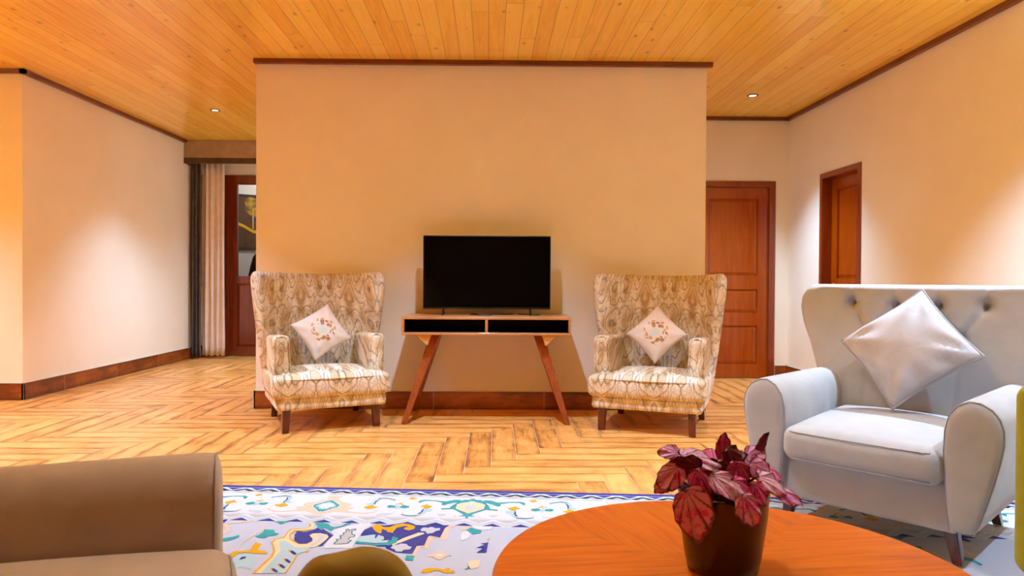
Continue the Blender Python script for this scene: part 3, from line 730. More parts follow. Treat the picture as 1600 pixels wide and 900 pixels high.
def poly(c, l, pts):
    lay[0] += 1
    z = ZB + .0002 + l*.00026 + (lay[0] % 101)*.0000022
    a = sum(pts[i][0]*pts[(i+1) % len(pts)][1]-pts[(i+1) % len(pts)][0]*pts[i][1] for i in range(len(pts)))
    P = pts if a > 0 else pts[::-1]
    # v points towards the viewer (down in plan), so flip again for upward faces
    rug.add([rp(p[0], p[1], z) for p in P], [list(range(len(P)))[::-1]], RKEY.index(c))
def border(u0, u1, tr):
    """border bands along the edge v=0, transformed by tr(u,v)"""
    def P(c, l, pts): poly(c, l, [tr(*p) for p in pts])
    P('navy', 0, [(u0, -.004), (u1, -.004), (u1, .03), (u0, .03)])
    P('white', 0, [(u0+.03, .03), (u1-.03, .03), (u1-.50, .505), (u0+.50, .505)])
    per = .1205
    k0 = math.ceil((u0+.1-(-.845))/per); k1 = math.floor((u1-.1-(-.845))/per)
    for k in range(k0, k1+1):
        c = -.845+per*k
        P('navy', 2, [(c-.040, .036), (c+.040, .036), (c, .071)])
        if k < k1:
            m = c+per/2
            P('aqua', 1, [(m-.060, .088), (m-.001, .034), (m+.001, .034), (m+.060, .088), (m+.060, .080), (m, .046), (m-.060, .080)])
            P('greyb', 1, [(m-.050, .110), (m, .064), (m+.050, .110)])
            P('blue_line', 2, [(m-.060, .083), (m, .050), (m+.060, .083), (m+.060, .086), (m, .054), (m-.060, .086)])
    P('blue_line', 1, [(u0+.12, .116), (u1-.12, .116), (u1-.12, .119), (u0+.12, .119)])
    P('greyl', 1, [(u0+.42, .404), (u1-.42, .404), (u1-.42, .410), (u0+.42, .410)])
    k0 = math.ceil((u0+.5-(-.744))/per); k1 = math.floor((u1-.5-(-.744))/per)
    for k in range(k0, k1+1):
        c = -.744+per*k
        P('navy', 2, [(c-.042, .499), (c, .464), (c+.042, .499)])
        m = c+per/2
        P('greyb', 1, [(m-.052, .418), (m+.052, .418), (m, .462)])
        P('aqua', 1, [(c-.060, .492), (c, .444), (c+.060, .492), (c+.060, .498), (c, .453), (c-.060, .498)])
        P('blue_line', 2, [(c-.060, .478), (c, .437), (c+.060, .478), (c+.060, .481), (c, .441), (c-.060, .481)])
    US, UB = -.794, -.139; half = UB-US
    n0 = math.floor((u0-US)/(2*half))-1; n1 = math.ceil((u1-US)/(2*half))+1
    for n in range(n0, n1+1):
        for mir in (0, 1):
            for (c, l, pts) in RUGDATA['B']:
                q = [((2*UB-p[0] if mir else p[0]) + 2*half*n, p[1]) for p in pts]
                if min(p[0] for p in q) > u0+.12 and max(p[0] for p in q) < u1-.12:
                    P(c, l, q)
border(RU0, RU1, lambda u, v: (u, v))
border(RU0, RU1, lambda u, v: (u, RV1-v))
def field(tr):
    for (c, l, pts) in RUGDATA['F']:
        q = [tr(*p) for p in pts]
        poly(c, l+2, q)
for su in (lambda u: u, lambda u: 2*UC-u):
    for sv in (lambda v: v, lambda v: 2*1.05-v, lambda v: v+1.06):
        field(lambda u, v: (su(u), sv(v)))
# centre column of the field, between the two mirrored halves
for v0 in (0, .55, 1.1, 1.65):
    poly('navy', 3, [(UC-.30, .95+v0), (UC-.12, .78+v0), (UC+.12, .78+v0), (UC+.30, .95+v0), (UC+.12, 1.12+v0), (UC-.12, 1.12+v0)])
    poly('gold', 4, [(UC-.16, .95+v0), (UC, .83+v0), (UC+.16, .95+v0), (UC, 1.07+v0)])
    poly('aqua', 5, [(UC-.08, .95+v0), (UC, .89+v0), (UC+.08, .95+v0), (UC, 1.01+v0)])
# left and right margins of the field
for s in (-1, 1):
    for k, v0 in enumerate((.62, 1.15, 1.7, 2.3)):
        u = UC+s*1.85
        poly('teal', 3, [(u-.15, v0), (u, v0-.05), (u+.18, v0+.03), (u+.05, v0+.09)])
        poly('gold', 3, [(u-.1, v0+.2), (u+.05, v0+.16), (u+.16, v0+.24), (u, v0+.27)])
        poly('navy', 3, [(u-.2, v0+.34), (u-.05, v0+.30), (u+.02, v0+.36), (u-.1, v0+.40)])
ro = mesh_obj('rug', rug.v, rug.f, RM_, None, False, rug.m)
# local (u, v) -> world: v runs towards the viewer
ca = math.cos(math.atan(RUG_SL)); sa = math.sin(math.atan(RUG_SL))
ro.data.transform(Matrix(((1, 0, 0, 0), (0, -1, 0, 0), (0, 0, 1, 0), (0, 0, 0, 1))))
ro.data.flip_normals()
ro.location = (0, 3.462, .0005); ro.rotation_euler = (0, 0, math.atan(RUG_SL))
tag(ro, 'large white, pale blue and navy ornamental wool rug under the coffee table', 'rug')
RUGZ = .0165

# =================================================================== soft furniture builders
def smooth_obj(name, V, F, mat, parent, sub=0):
    o = mesh_obj(name, V, F, mat, parent, True, None, None, sub)
    fix_normals(o)
    return o

def soft(name, x0, x1, y0, y1, z0, z1, r, mat, parent, n=8, seg=3, fn=None, loc=None):
    V, F = soft_box((x1-x0)/2, (y1-y0)/2, (z1-z0)/2, r, n, seg)
    c = Vector(((x0+x1)/2, (y0+y1)/2, (z0+z1)/2))
    h = ((x1-x0)/2, (y1-y0)/2, (z1-z0)/2)
    out = []
    for p in V:
        q = c+p
        if fn: q = fn(q, p.x/h[0], p.y/h[1], p.z/h[2])
        out.append(q)
    return smooth_obj(name, out, F, mat, parent)

def leg_mb(top, foot, wt, wf, dt=None, df=None, mi=0):
    """tapered square leg; top, foot are centres; wt/wf widths in x, dt/df in y"""
    dt = dt or wt; df = df or wf
    m = MB()
    vs = []
    for (c, a, b) in ((foot, wf, df), (top, wt, dt)):
        for sx, sy in ((-1, -1), (1, -1), (1, 1), (-1, 1)):
            vs.append((c[0]+sx*a/2, c[1]+sy*b/2, c[2]))
    m.add(vs, [[0, 1, 2, 3], [7, 6, 5, 4], [0, 4, 5, 1], [1, 5, 6, 2], [2, 6, 7, 3], [3, 7, 4, 0]])
    return m

def bevel(o, w=.004, seg=2):
    b = o.modifiers.new('bevel', 'BEVEL'); b.width = w; b.segments = seg; b.limit_method = 'ANGLE'
    return o

def pillow_mesh(a, b, t, n=22, conc=.07, power=.45, seed=0, wr=.006):
    """square cushion in the xy plane, thickness along z"""
    rnd = random.Random(seed)
    ph = [rnd.random()*6.28 for _ in range(8)]
    V = []; F = []; idx = {}
    def fz(u, v):
        return t*max(0, (1-u*u))**power*max(0, (1-v*v))**power
    def W(u, v):
        # wrinkles radiating from the corners and sides
        s = 0
        for k, (cu, cv) in enumerate(((-1, -1), (1, -1), (1, 1), (-1, 1))):
            d = math.hypot(u-cu, v-cv); th = math.atan2(v-cv, u-cu)
            s += math.sin(th*9+ph[k])*math.exp(-(d-.55)**2/.14)*min(1, d*2)
        s += .6*math.sin(u*11+v*3+ph[4])*math.exp(-((v+.75)**2)/.08) + .6*math.sin(v*10+ph[5])*math.exp(-((u+.8)**2)/.06)
        return s*wr
    for side in (1, -1):
        for i in range(n+1):
            for j in range(n+1):
                u = -math.cos(PI*i/n)*.35+(-1+2*i/n)*.65; v = -math.cos(PI*j/n)*.35+(-1+2*j/n)*.65
                edge = i in (0, n) or j in (0, n)
                if edge and side == -1: continue
                x = a*u*(1-conc*(1-v*v)*abs(u)); y = b*v*(1-conc*(1-u*u)*abs(v))
                z = fz(u, v)
                z = side*z + (W(u, v)*min(1, z/(t*.4)) if side == 1 else 0)
                idx[(side, i, j)] = len(V)
                if edge: idx[(-1, i, j)] = len(V)
                V.append(Vector((x, y, z)))
    for side in (1, -1):
        for i in range(n):
            for j in range(n):
                q = [idx[(side, i, j)], idx[(side, i+1, j)], idx[(side, i+1, j+1)], idx[(side, i, j+1)]]
                F.append(q if side == 1 else q[::-1])
    rim = [V[idx[(1, i, 0)]] for i in range(n)] + [V[idx[(1, n, j)]] for j in range(n)] + [V[idx[(1, n-i, n)]] for i in range(n)] + [V[idx[(1, 0, n-j)]] for j in range(n)]
    return V, F, rim

def basis(o, x, y, z, parent_M):
    """matrix from axis vectors in the parent's frame"""
    return parent_M @ Matrix(((x.x, y.x, z.x, o.x), (x.y, y.y, z.y, o.y), (x.z, y.z, z.z, o.z), (0, 0, 0, 1)))

# ------------------------------------------------------------------ paisley wing armchairs
def paisley():
    t = NT('paisley_upholstery', .82, (.7, .6, .45, 1), spec=.15, sheen=.15)
    tc = t.n('TexCoord'); s = t.sep(tc.outputs['Object'])
    # unfold: along the seat tops the pattern runs on over y
    up = t.math('SUBTRACT', s[2], t.math('MULTIPLY', s[1], .55))
    per = .36
    mx = t.math('PINGPONG', t.math('ADD', s[0], 3.0), per/2)
    v = t.comb(mx, t.math('MULTIPLY', s[1], .25), up)
    # wobble
    nz = t.n('TexNoise'); nz.inputs['Scale'].default_value = 7.0; nz.inputs['Detail'].default_value = 3; t.l(v, nz.inputs['Vector'])
    sub = t.n('VectorMath', operation='SUBTRACT'); t.l(nz.outputs['Color'], sub.inputs[0]); sub.inputs[1].default_value = (.5, .5, .5)
    sc = t.n('VectorMath', operation='SCALE'); t.l(sub.outputs[0], sc.inputs[0]); sc.inputs['Scale'].default_value = .10
    ad = t.n('VectorMath', operation='ADD'); t.l(v, ad.inputs[0]); t.l(sc.outputs[0], ad.inputs[1])
    mp = t.n('Mapping'); mp.inputs['Scale'].default_value = (11.0, 3.0, 3.6); t.l(ad.outputs[0], mp.inputs['Vector'])
    vo = t.n('TexVoronoi'); vo.feature = 'SMOOTH_F1'; vo.inputs['Scale'].default_value = 1.0; vo.inputs['Smoothness'].default_value = .25; vo.inputs['Randomness'].default_value = .75
    t.l(mp.outputs['Vector'], vo.inputs['Vector'])
    d = vo.outputs['Distance']
    rings = t.math('ABSOLUTE', t.math('SINE', t.math('MULTIPLY', d, 15.0)))
    line = t.math('SUBTRACT', 1.0, t.math('MULTIPLY', rings, 2.0), True)       # outlines
    mp2 = t.n('Mapping'); mp2.inputs['Scale'].default_value = (34, 8, 22); t.l(ad.outputs[0], mp2.inputs['Vector'])
    vo2 = t.n('TexVoronoi'); vo2.inputs['Scale'].default_value = 1.0; t.l(mp2.outputs['Vector'], vo2.inputs['Vector'])
    curl = t.math('SUBTRACT', 1.0, t.math('MULTIPLY', t.math('ABSOLUTE', t.math('SUBTRACT', vo2.outputs['Distance'], .42)), 11), True)
    tone = t.noise(mp.outputs['Vector'], .9, 2)
    fill = t.ramp(tone, [(.32, srgb(186, 152, 108)), (.44, srgb(222, 202, 170)), (.56, srgb(236, 224, 204)), (.68, srgb(206, 208, 210))])
    inner = t.math('SUBTRACT', 1.0, t.math('MULTIPLY', d, 2.8), True)
    fill = t.mix(t.math('MULTIPLY', inner, .75), fill, srgb(188, 152, 106))
    ink = t.ramp(t.noise(mp.outputs['Vector'], 1.3, 2), [(.42, srgb(116, 92, 66)), (.56, srgb(120, 112, 116))])
    fill = t.mix(t.math('MULTIPLY', curl, .5), fill, ink)
    t.color(t.mix(t.math('MULTIPLY', line, .78), fill, ink))
    t.bump(t.math('ADD', line, t.noise(tc.outputs['Object'], 300, 2)), .12, .002)
    return t.m
M_PAIS = paisley()

def make_wing_chair(label):
    root = empty('wing_armchair', label, 'armchair', (0, 0, 0), 0, 'paisley wing armchairs')
    # seat: rail + cushion
    soft('seat_rail', -.375, .375, .02, .72, .155, .245, .022, M_PAIS, root, 6, 3)
    def crown(q, u, v, w):
        k = max(0, (1-u*u))*max(0, (1-v*v))
        if w > 0: q.z += .035*k
        if v < -.5: q.y -= .012*(1-u*u)*(1-w*w)
        if abs(u) > .5: q.x += math.copysign(.008, u)*(1-w*w)
        return q
    cu = soft('seat_cushion', -.395, .395, .0, .66, .235, .385, .035, M_PAIS, root, 10, 4, crown)
    # welting round the top edge of the cushion
    pts = []
    for (x, y) in [(-.37, .014), (-.2, .0), (0, -.006), (.2, .0), (.37, .014), (.392, .04), (.394, .2), (.392, .45), (.385, .6), (-.385, .6), (-.392, .45), (-.394, .2), (-.392, .04)]:
        pts.append((x, y-.004 if y < .1 else y, .364))
    m = MB().tube(pts, .006, 8, closed=True); m.obj('piping', M_PAIS, cu, True)
    # back with wings
    rows = [(.20, .345, .690, .06, .09), (.35, .355, .700, .08, .10), (.50, .365, .715, .11, .105), (.64, .378, .728, .15, .105), (.78, .396, .742, .18, .10),
            (.90, .414, .752, .19, .095), (1.00, .428, .760, .185, .09), (1.06, .434, .764, .175, .085), (1.085, .432, .766, .165, .07), (1.098, .424, .768, .155, .040)]
    nu = 20; V = []; F = []
    for ri, (z, hw, yc, wf, th) in enumerate(rows):
        fr = []
        for i in range(nu+1):
            u = -1+2*i/nu
            x = hw*math.copysign(abs(u)**.9, u)
            fr.append(Vector((x, yc-th-wf*abs(u)**3.2+.012*(1-u*u), 0)))
        ring = []
        nrm = []
        for i in range(nu+1):
            a = fr[max(i-1, 0)]; b = fr[min(i+1, nu)]
            tt = (b-a).normalized(); nrm.append(Vector((-tt.y, tt.x, 0)))
        dip = lambda u: (-.014*(1-u*u)) if z > .95 else 0
        for i in range(nu+1):
            u = -1+2*i/nu; ring.append(Vector((fr[i].x, fr[i].y, z+dip(u))))
        # rounded right end
        for (s, e) in ((.5, .03),):
            p = fr[nu]+nrm[nu]*th*s; tt = (fr[nu]-fr[nu-1]).normalized(); ring.append(Vector((p.x+tt.x*e, p.y+tt.y*e, z)))
        for i in range(nu, -1, -1):
            u = -1+2*i/nu; p = fr[i]+nrm[i]*th; ring.append(Vector((p.x, p.y, z+dip(u))))
        p = fr[0]+nrm[0]*th*.5; tt = (fr[0]-fr[1]).normalized(); ring.append(Vector((p.x+tt.x*.03, p.y+tt.y*.03, z)))
        n = len(ring)
        V += ring
    for r in range(len(rows)-1):
        for k in range(n):
            l = (k+1) % n
            F.append([r*n+k, r*n+l, (r+1)*n+l, (r+1)*n+k])
    def cap(r, rev):
        b = r*n; out = []
        for i in range(nu):
            q = [b+i, b+i+1, b+2*nu+2-i-1+0, b+2*nu+2-i]
            out.append(q)
        # ring layout: 0..nu front, nu+1 end, nu+2..2nu+2 back (reversed), 2nu+3 end
        out = [[b+i, b+i+1, b+(2*nu+2)-(i+1), b+(2*nu+2)-i] for i in range(nu)]
        out.append([b+nu, b+nu+1, b+nu+2]); out.append([b+2*nu+2, b+2*nu+3, b])
        return out
    F += cap(0, True) + cap(len(rows)-1, False)
    smooth_obj('backrest', V, F, M_PAIS, root, 1)
    # arms: upright, set back from the front, rounded tops that slope gently to the rear
    for s in (-1, 1):
        def arm(q, u, v, w, s=s):
            q.z += -.03*(v*.5+.5)*(w*.5+.5)
            q.x += s*.014*(w*.5+.5) - s*.012*(1-(w*.5+.5))
            q.x += s*.010*(1-w*w)
            return q
        a0, a1 = (.255, .372) if s > 0 else (-.372, -.255)
        o = soft('arm', a0, a1, .115, .70, .235, .655, .036, M_PAIS, root, 6, 4, arm)
        c = (a0+a1)/2
        path = []
        for (x, z) in ((c-.052, .26), (c-.052, .45), (c-.048, .60), (c-.03, .640), (c, .652), (c+.03, .640), (c+.048, .60), (c+.052, .45), (c+.052, .26)):
            w_ = (z-.445)/.21
            path.append((x+s*(.014*(w_*.5+.5)-.012*(1-(w_*.5+.5))+.010*(1-w_*w_)), .123, z))
        MB().tube(path, .0055, 8).obj('piping', M_PAIS, o, True)
    for (x, y) in ((-.305, .06), (.305, .06)):
        bevel(leg_mb((x, y+.005, .17), (x+(.006 if x > 0 else -.006), y, 0), .056, .044).obj('leg', M_CHERRY, root))
    for (x, y) in ((-.30, .66), (.30, .66)):
        bevel(leg_mb((x, y, .17), (x*1.03, y+.05, 0), .052, .042).obj('leg', M_CHERRY, root))
    return root
WL = make_wing_chair('paisley wing armchair on the left of the television console')
WL.location = (-1.172, 4.87, .0); WL.rotation_euler = (0, 0, math.radians(24.6))
WR = copy_tree(WL); WR['label'] = 'paisley wing armchair on the right of the television console, in front of the panelled door'
WR.location = (.945, 4.79, .0); WR.rotation_euler = (0, 0, math.radians(-21))

def embroidered():
    t = NT('embroidered_cream_satin', .5, srgb(228, 208, 194), spec=.3, sheen=.2)
    tc = t.n('TexCoord'); o = tc.outputs['Object']; s = t.sep(o)
    r = t.n('VectorMath', operation='LENGTH')
    sh = t.n('Mapping'); sh.inputs['Scale'].default_value = (1, 1, 0); t.l(o, sh.inputs['Vector']); t.l(sh.outputs[0], r.inputs[0])
    rad = r.outputs['Value']
    base = t.ramp(t.noise(o, 10, 3), [(.3, srgb(226, 206, 192)), (.7, srgb(236, 220, 206))])
    vo = t.n('TexVoronoi'); vo.inputs['Scale'].default_value = 34; t.l(o, vo.inputs['Vector'])
    sc = t.n('SeparateColor'); t.l(vo.outputs['Color'], sc.inputs[0])
    ring = t.math('SUBTRACT', 1.0, t.math('MULTIPLY', t.math('ABSOLUTE', t.math('SUBTRACT', rad, .064)), 23), True)
    pet = t.math('MULTIPLY', t.math('LESS_THAN', vo.outputs['Distance'], .52), t.math('GREATER_THAN', t.math('MULTIPLY', ring, t.math('ADD', sc.outputs[0], .35)), .32))
    col = t.ramp(sc.outputs[1], [(.0, srgb(176, 122, 70)), (.4, srgb(206, 160, 104)), (.7, srgb(150, 112, 78)), (.9, srgb(232, 206, 160))], 'CONSTANT')
    base = t.mix(pet, base, col)
    cen = t.math('SUBTRACT', 1.0, t.math('MULTIPLY', rad, 20), True)
    cen = t.math('MULTIPLY', t.math('GREATER_THAN', t.math('ADD', cen, t.math('MULTIPLY', t.noise(o, 24, 3), 1.1)), .84), .8)
    base = t.mix(cen, base, srgb(200, 212, 200))
    t.color(base)
    t.bump(t.math('ADD', pet, t.noise(o, 25, 4)), .12, .004)
    return t.m
M_EMB = embroidered()

def place_pillow(name, label, chair_loc, chair_rz, c, roll, tilt, yaw, a, t, mat, pipe, seed, group=None, wr=.006):
    V, F, rim = pillow_mesh(a, a, t, seed=seed, wr=wr)
    o = mesh_obj(name, V, F, mat, None, True); fix_normals(o)
    M = Matrix.Translation(chair_loc) @ Matrix.Rotation(chair_rz, 4, 'Z') @ Matrix.Translation(c) @ Matrix.Rotation(yaw, 4, 'Z') @ \
        Matrix.Rotation(PI/2 - tilt, 4, 'X') @ Matrix.Rotation(roll, 4, 'Z')
    o.matrix_world = M
    if pipe:
        MB().tube(rim, .0048, 8, closed=True).obj('piping', pipe, o, True)
    tag(o, label, 'cushion', group)
    return o
place_pillow('embroidered_cushion', 'cream embroidered cushion standing on the left paisley wing armchair', WL.location, WL.rotation_euler.z,
             Vector((.0, .470, .650)), math.radians(45-15), math.radians(22), 0, .162, .062, M_EMB, None, 3, 'embroidered cushions', .004)
place_pillow('embroidered_cushion', 'cream embroidered cushion standing on the right paisley wing armchair', WR.location, WR.rotation_euler.z,
             Vector((.0, .470, .650)), math.radians(45+1), math.radians(22), 0, .160, .062, M_EMB, None, 5, 'embroidered cushions', .004)

# ------------------------------------------------------------------ grey tufted armchairs
def make_grey_chair(label):
    root = empty('tufted_armchair', label, 'armchair')
    # base
    def basef(q, u, v, w):
        k = (w*.5+.5)
        q.x *= .93+.07*k
        return q
    soft('base', -.36, .36, .03, .72, .115, .31, .02, M_GREY, root, 6, 3, basef)
    # seat cushion
    def crown(q, u, v, w):
        k = max(0, 1-u*u)*max(0, 1-v*v)
        if w > 0: q.z += .03*k + .028*(v*.5+.5)*(w)
        if v < -.4: q.y -= .018*(1-w*w)*(1-u**4)
        q.x += .006*u*(1-w*w)
        return q
    cu = soft('seat_cushion', -.293, .293, -.035, .60, .285, .425, .045, M_GREY, root, 12, 5, crown)
    for zz in (.408, .300):
        pts = [(-.262, -.027, zz), (-.24, -.0345, zz), (-.15, -.039, zz), (0, -.042, zz), (.15, -.039, zz), (.24, -.0345, zz), (.262, -.027, zz)]
        MB().tube(pts, .0026, 6).obj('piping', M_GREYPIPE, cu, True)
    # arms: flared wedge with rolled top
    prof = [(.315, .125), (.305, .22), (.297, .32), (.293, .42), (.296, .50), (.310, .557), (.338, .595), (.375, .615), (.412, .612), (.448, .592),
            (.472, .560), (.484, .52), (.484, .47), (.474, .41), (.456, .33), (.432, .24), (.410, .165), (.392, .125)]
    cx = sum(p[0] for p in prof)/len(prof); cz = sum(p[1] for p in prof)/len(prof)
    for s in (-1, 1):
        V = []; F = []; n = len(prof)
        rows = [(-.012, .55), (-.011, .80), (-.004, .94), (.008, .99), (.03, 1.0), (.15, 1.0), (.30, 1.0), (.45, 1.0), (.60, 1.0), (.70, 1.0), (.735, .97), (.745, .85)]
        for (y, k) in rows:
            for (x, z) in prof:
                V.append(Vector((s*(cx+(x-cx)*k), y, cz+(z-cz)*k)))
        for r in range(len(rows)-1):
            for k in range(n):
                l = (k+1) % n
                F.append([r*n+k, r*n+l, (r+1)*n+l, (r+1)*n+k])
        V.append(Vector((s*cx, -.012, cz))); V.append(Vector((s*cx, .745, cz)))
        for k in range(n):
            l = (k+1) % n
            F.append([len(V)-2, l, k]); F.append([len(V)-1, (len(rows)-1)*n+k, (len(rows)-1)*n+l])
        o = smooth_obj('arm', V, F, M_GREY, root, 1)
        path = [(s*(cx+(x-cx)*.968), .002, cz+(z-cz)*.968) for (x, z) in prof]
        MB().tube(path, .0022, 6).obj('piping', M_GREYPIPE, o, True)
    # backrest, tufted
    NU, NV = 72, 56
    btn = [(-.30, .925), (-.106, .918), (.075, .920), (.262, .922)]
    low = [(-.203, .77), (-.016, .765), (.168, .77)]
    def half(z):
        pts = [(.28, .395), (.45, .402), (.60, .425), (.72, .470), (.83, .520), (.90, .540), (.95, .538), (.985, .522), (1.0, .500)]
        for (a, b) in zip(pts, pts[1:]):
            if z <= b[0]:
                k = (z-a[0])/(b[0]-a[0]); return a[1]+(b[1]-a[1])*max(0, k)
        return pts[-1][1]
    def segd(p, a, b):
        ax, az = a; bx, bz = b
        dx_, dz_ = bx-ax, bz-az; L2 = dx_*dx_+dz_*dz_
        k = max(0, min(1, ((p[0]-ax)*dx_+(p[1]-az)*dz_)/L2))
        return math.hypot(p[0]-ax-k*dx_, p[1]-az-k*dz_)
    seams = []
    for i, b in enumerate(btn):
        seams.append((b, (b[0]*1.02, 1.02), .009))
        if i > 0: seams.append((b, low[i-1], .018))
        if i < 3: seams.append((b, low[i], .018))
    for b in low: seams.append((b, (b[0], .45), .005))
    V = []; F = []
    z0, z1 = .28, 1.0
    def yfront(x, z, h):
        k = (z-.46)/.54
        y = .600 + .12*k
        u = x/h
        y -= .045*abs(u)**4                      # sides come forward a little
        y += .03*max(0, abs(u)-.9)/.1            # and round off at the very edge
        d = 0
        for (bx, bz) in btn+low: d += .042*math.exp(-((x-bx)**2+(z-bz)**2)/(2*.020**2))
        for (a, b, dep) in seams:
            q = segd((x, z), a, b); d += dep*math.exp(-q*q/(2*.0075**2))
        # puffing between the buttons
        if z > .72: d -= .012*max(0, math.sin((x+.30)/.187*PI))**2 * (1 if abs(x) < .36 else 0)
        return y + d
    for j in range(NV+1):
        tz = j/NV; z = z0+(z1-z0)*tz
        h = half(z)
        for i in range(NU+1):
            u = -1+2*i/NU
            x = h*u
            zz = z
            V.append(Vector((x, yfront(x, z, h), zz)))
    base_n = len(V)
    # back face and rim by rows: rim point at mid depth, then the back
    def depth(z): return .185 - .04*(z-.28)
    def ridx(i, j): return j*(NU+1)+i
    loop = [(i, 0) for i in range(NU+1)] + [(NU, j) for j in range(1, NV+1)] + [(i, NV) for i in range(NU-1, -1, -1)] + [(0, j) for j in range(NV-1, 0, -1)]
    r1 = []; r2 = []; r3 = []
    for (i, j) in loop:
        p = V[ridx(i, j)]
        ox = (-1 if i == 0 else 1 if i == NU else 0)*.012; oz = (.016 if j == NV else 0)
        r1.append(len(V)); V.append(Vector((p.x+ox*.8, p.y+.03, p.z+oz*.75)))
        r2.append(len(V)); V.append(Vector((p.x+ox, p.y+.07, p.z+oz)))
        yb = .60+.12*(p.z-.46)/.54+depth(p.z)
        r3.append(len(V)); V.append(Vector((p.x*.97, yb, p.z-(.012 if j == NV else 0))))
    for j in range(NV):
        for i in range(NU):
            F.append([ridx(i, j), ridx(i+1, j), ridx(i+1, j+1), ridx(i, j+1)])
    L = [ridx(i, j) for (i, j) in loop]; n = len(loop)
    for a, b in ((L, r1), (r1, r2), (r2, r3)):
        for k in range(n):
            l = (k+1) % n
            F.append([a[k], a[l], b[l], b[k]])
    F.append(r3)
    bk = smooth_obj('backrest', V, F, M_GREY, root)
    for (x, z) in btn+low:
        v, f = soft_box(.011, .005, .011, .0049, 2, 3)
        o = smooth_obj('button', [p+Vector((x, yfront(x, z, half(z))-.004, z)) for p in v], f, M_GREY, bk)
    for (x, y, tx, ty) in ((-.30, .085, -.01, -.012), (.30, .085, .02, -.012), (-.29, .66, -.02, .03), (.29, .66, .02, .03)):
        bevel(leg_mb((x, y, .14), (x+tx*1.5, y+ty, 0), .050, .034).obj('leg', M_CHERRY, root))
    return root
GC = make_grey_chair('light grey tufted armchair holding a grey piped cushion')
GC.location = (1.38, 2.76, RUGZ); GC.rotation_euler = (0, 0, math.radians(-47))
GC2 = copy_tree(GC); GC2['label'] = 'taupe grey armchair cropped at the lower left corner, seat and one arm showing'
def retone(o):
    for ch in o.children:
        if ch.type == 'MESH' and ch.data.materials and ch.data.materials[0] == M_GREY:
            ch.material_slots[0].link = 'OBJECT'; ch.material_slots[0].material = M_TAUPE
        retone(ch)
retone(GC2)
GC2.location = (-.554, 1.334, RUGZ); GC2.rotation_euler = (0, 0, math.radians(109.9))
gp = place_pillow('piped_cushion', 'pale grey satin cushion with piping, on the light grey tufted armchair', GC.location, GC.rotation_euler.z,
             Vector((.02, .495, .741)), math.radians(45-3), math.radians(28), math.radians(0), .204, .085, M_GREYPIL, M_GREYPIPE, 11, None, .010)

# =================================================================== television console
cs = empty('console_table', 'wooden console table with two open shelves under the television', 'console table', (-.137, 5.15, 0))
X, D_, ZB_, ZT = .615, .52, .640, .772
m = MB()
th = .018
m.rbox(-X, X, 0, D_, ZT-th, ZT, .003); m.rbox(-X, X, 0, D_, ZB_, ZB_+th, .003)
m.rbox(-X, -X+th, .001, D_, ZB_+th-.001, ZT-th+.001, .002); m.rbox(X-th, X, .001, D_, ZB_+th-.001, ZT-th+.001, .002)
m.obj('carcass', M_OAK, cs)
MB().rbox(-.009, .009, .004, D_-.02, ZB_+th-.0005, ZT-th+.0005, .002).obj('divider', M_OAK, cs)
MB().box(-X+th, X-th, D_-.012, D_-.003, ZB_+th, ZT-th).obj('back_panel', M_DARKIN, cs)
for (a, b) in ((-X+th+.0008, -.0100), (.0100, X-th-.0008)):
    mm = MB()
    mm.box(a, b, .03, D_-.013, ZB_+th+.0002, ZB_+th+.0022); mm.box(a, b, .03, D_-.013, ZT-th-.0022, ZT-th-.0002)
    mm.box(a, a+.002, .03, D_-.013, ZB_+th+.002, ZT-th-.002); mm.box(b-.002, b, .03, D_-.013, ZB_+th+.002, ZT-th-.002)
    mm.obj('shelf_lining', M_DARKIN, cs)
for s in (-1, 1):
    for (yt, yf) in ((.14, -.035), (.36, .50)):
        bevel(leg_mb((s*.385, yt, ZB_), (s*.590, yf, 0), .078, .040, .05, .03).obj('leg', M_WALNUT, cs), .006)
    m = MB()
    m.prism([(s*.515, ZB_-.001), (s*.405, ZB_-.001), (s*.430, ZB_-.078)], 'y', .02, .30)
    m.obj('bracket', M_PINE, cs)

# television
tv = empty('television', 'black flat screen television standing on the wooden console', 'television', (-.144, 5.46, ZT))
m = MB(); m.rbox(-.490, .490, 0, .035, .045, .610, .004); m.rbox(-.34, .34, .03, .06, .09, .42, .01)
m.obj('housing', M_BLACK, tv)
MB().box(-.482, .482, -.0012, .002, .060, .602).obj('screen', M_SCREEN, tv)
for s in (-1, 1):
    m = MB()
    m.tube([(s*.335, -.085, .006), (s*.335, -.02, .010), (s*.335, .015, .05)], [.006, .007, .008], 8)
    m.tube([(s*.335, .015, .05), (s*.335, .05, .012), (s*.335, .105, .006)], [.008, .007, .006], 8)
    m.obj('foot', M_BLACK, tv, True)
def cable(name, label, pts, r=.004):
    P = [Vector(p) for p in pts]; out = []
    for i in range(len(P)-1):
        p0, p1, p2, p3 = P[max(i-1, 0)], P[i], P[i+1], P[min(i+2, len(P)-1)]
        for k in range(8):
            t = k/8
            out.append(.5*((2*p1)+(p2-p0)*t+(2*p0-5*p1+4*p2-p3)*t*t+(3*p1-p0-3*p2+p3)*t**3))
    out.append(P[-1])
    return tag(MB().tube(out, r, 8).obj(name, M_BLACK, None, True), label, 'cable')
zc = ZT+.0045
cable('power_cable', 'thin black cable looping on the console under the television middle',
      [(-.22, 5.56, zc), (-.27, 5.47, zc), (-.20, 5.41, zc), (-.10, 5.42, zc), (-.17, 5.46, zc), (-.02, 5.50, zc), (.06, 5.58, zc)])
cable('power_cable', 'thin black cable curling on the console by the right television foot',
      [(.10, 5.58, zc), (.16, 5.50, zc), (.235, 5.43, zc), (.265, 5.44, zc), (.24, 5.49, zc)], .0035)

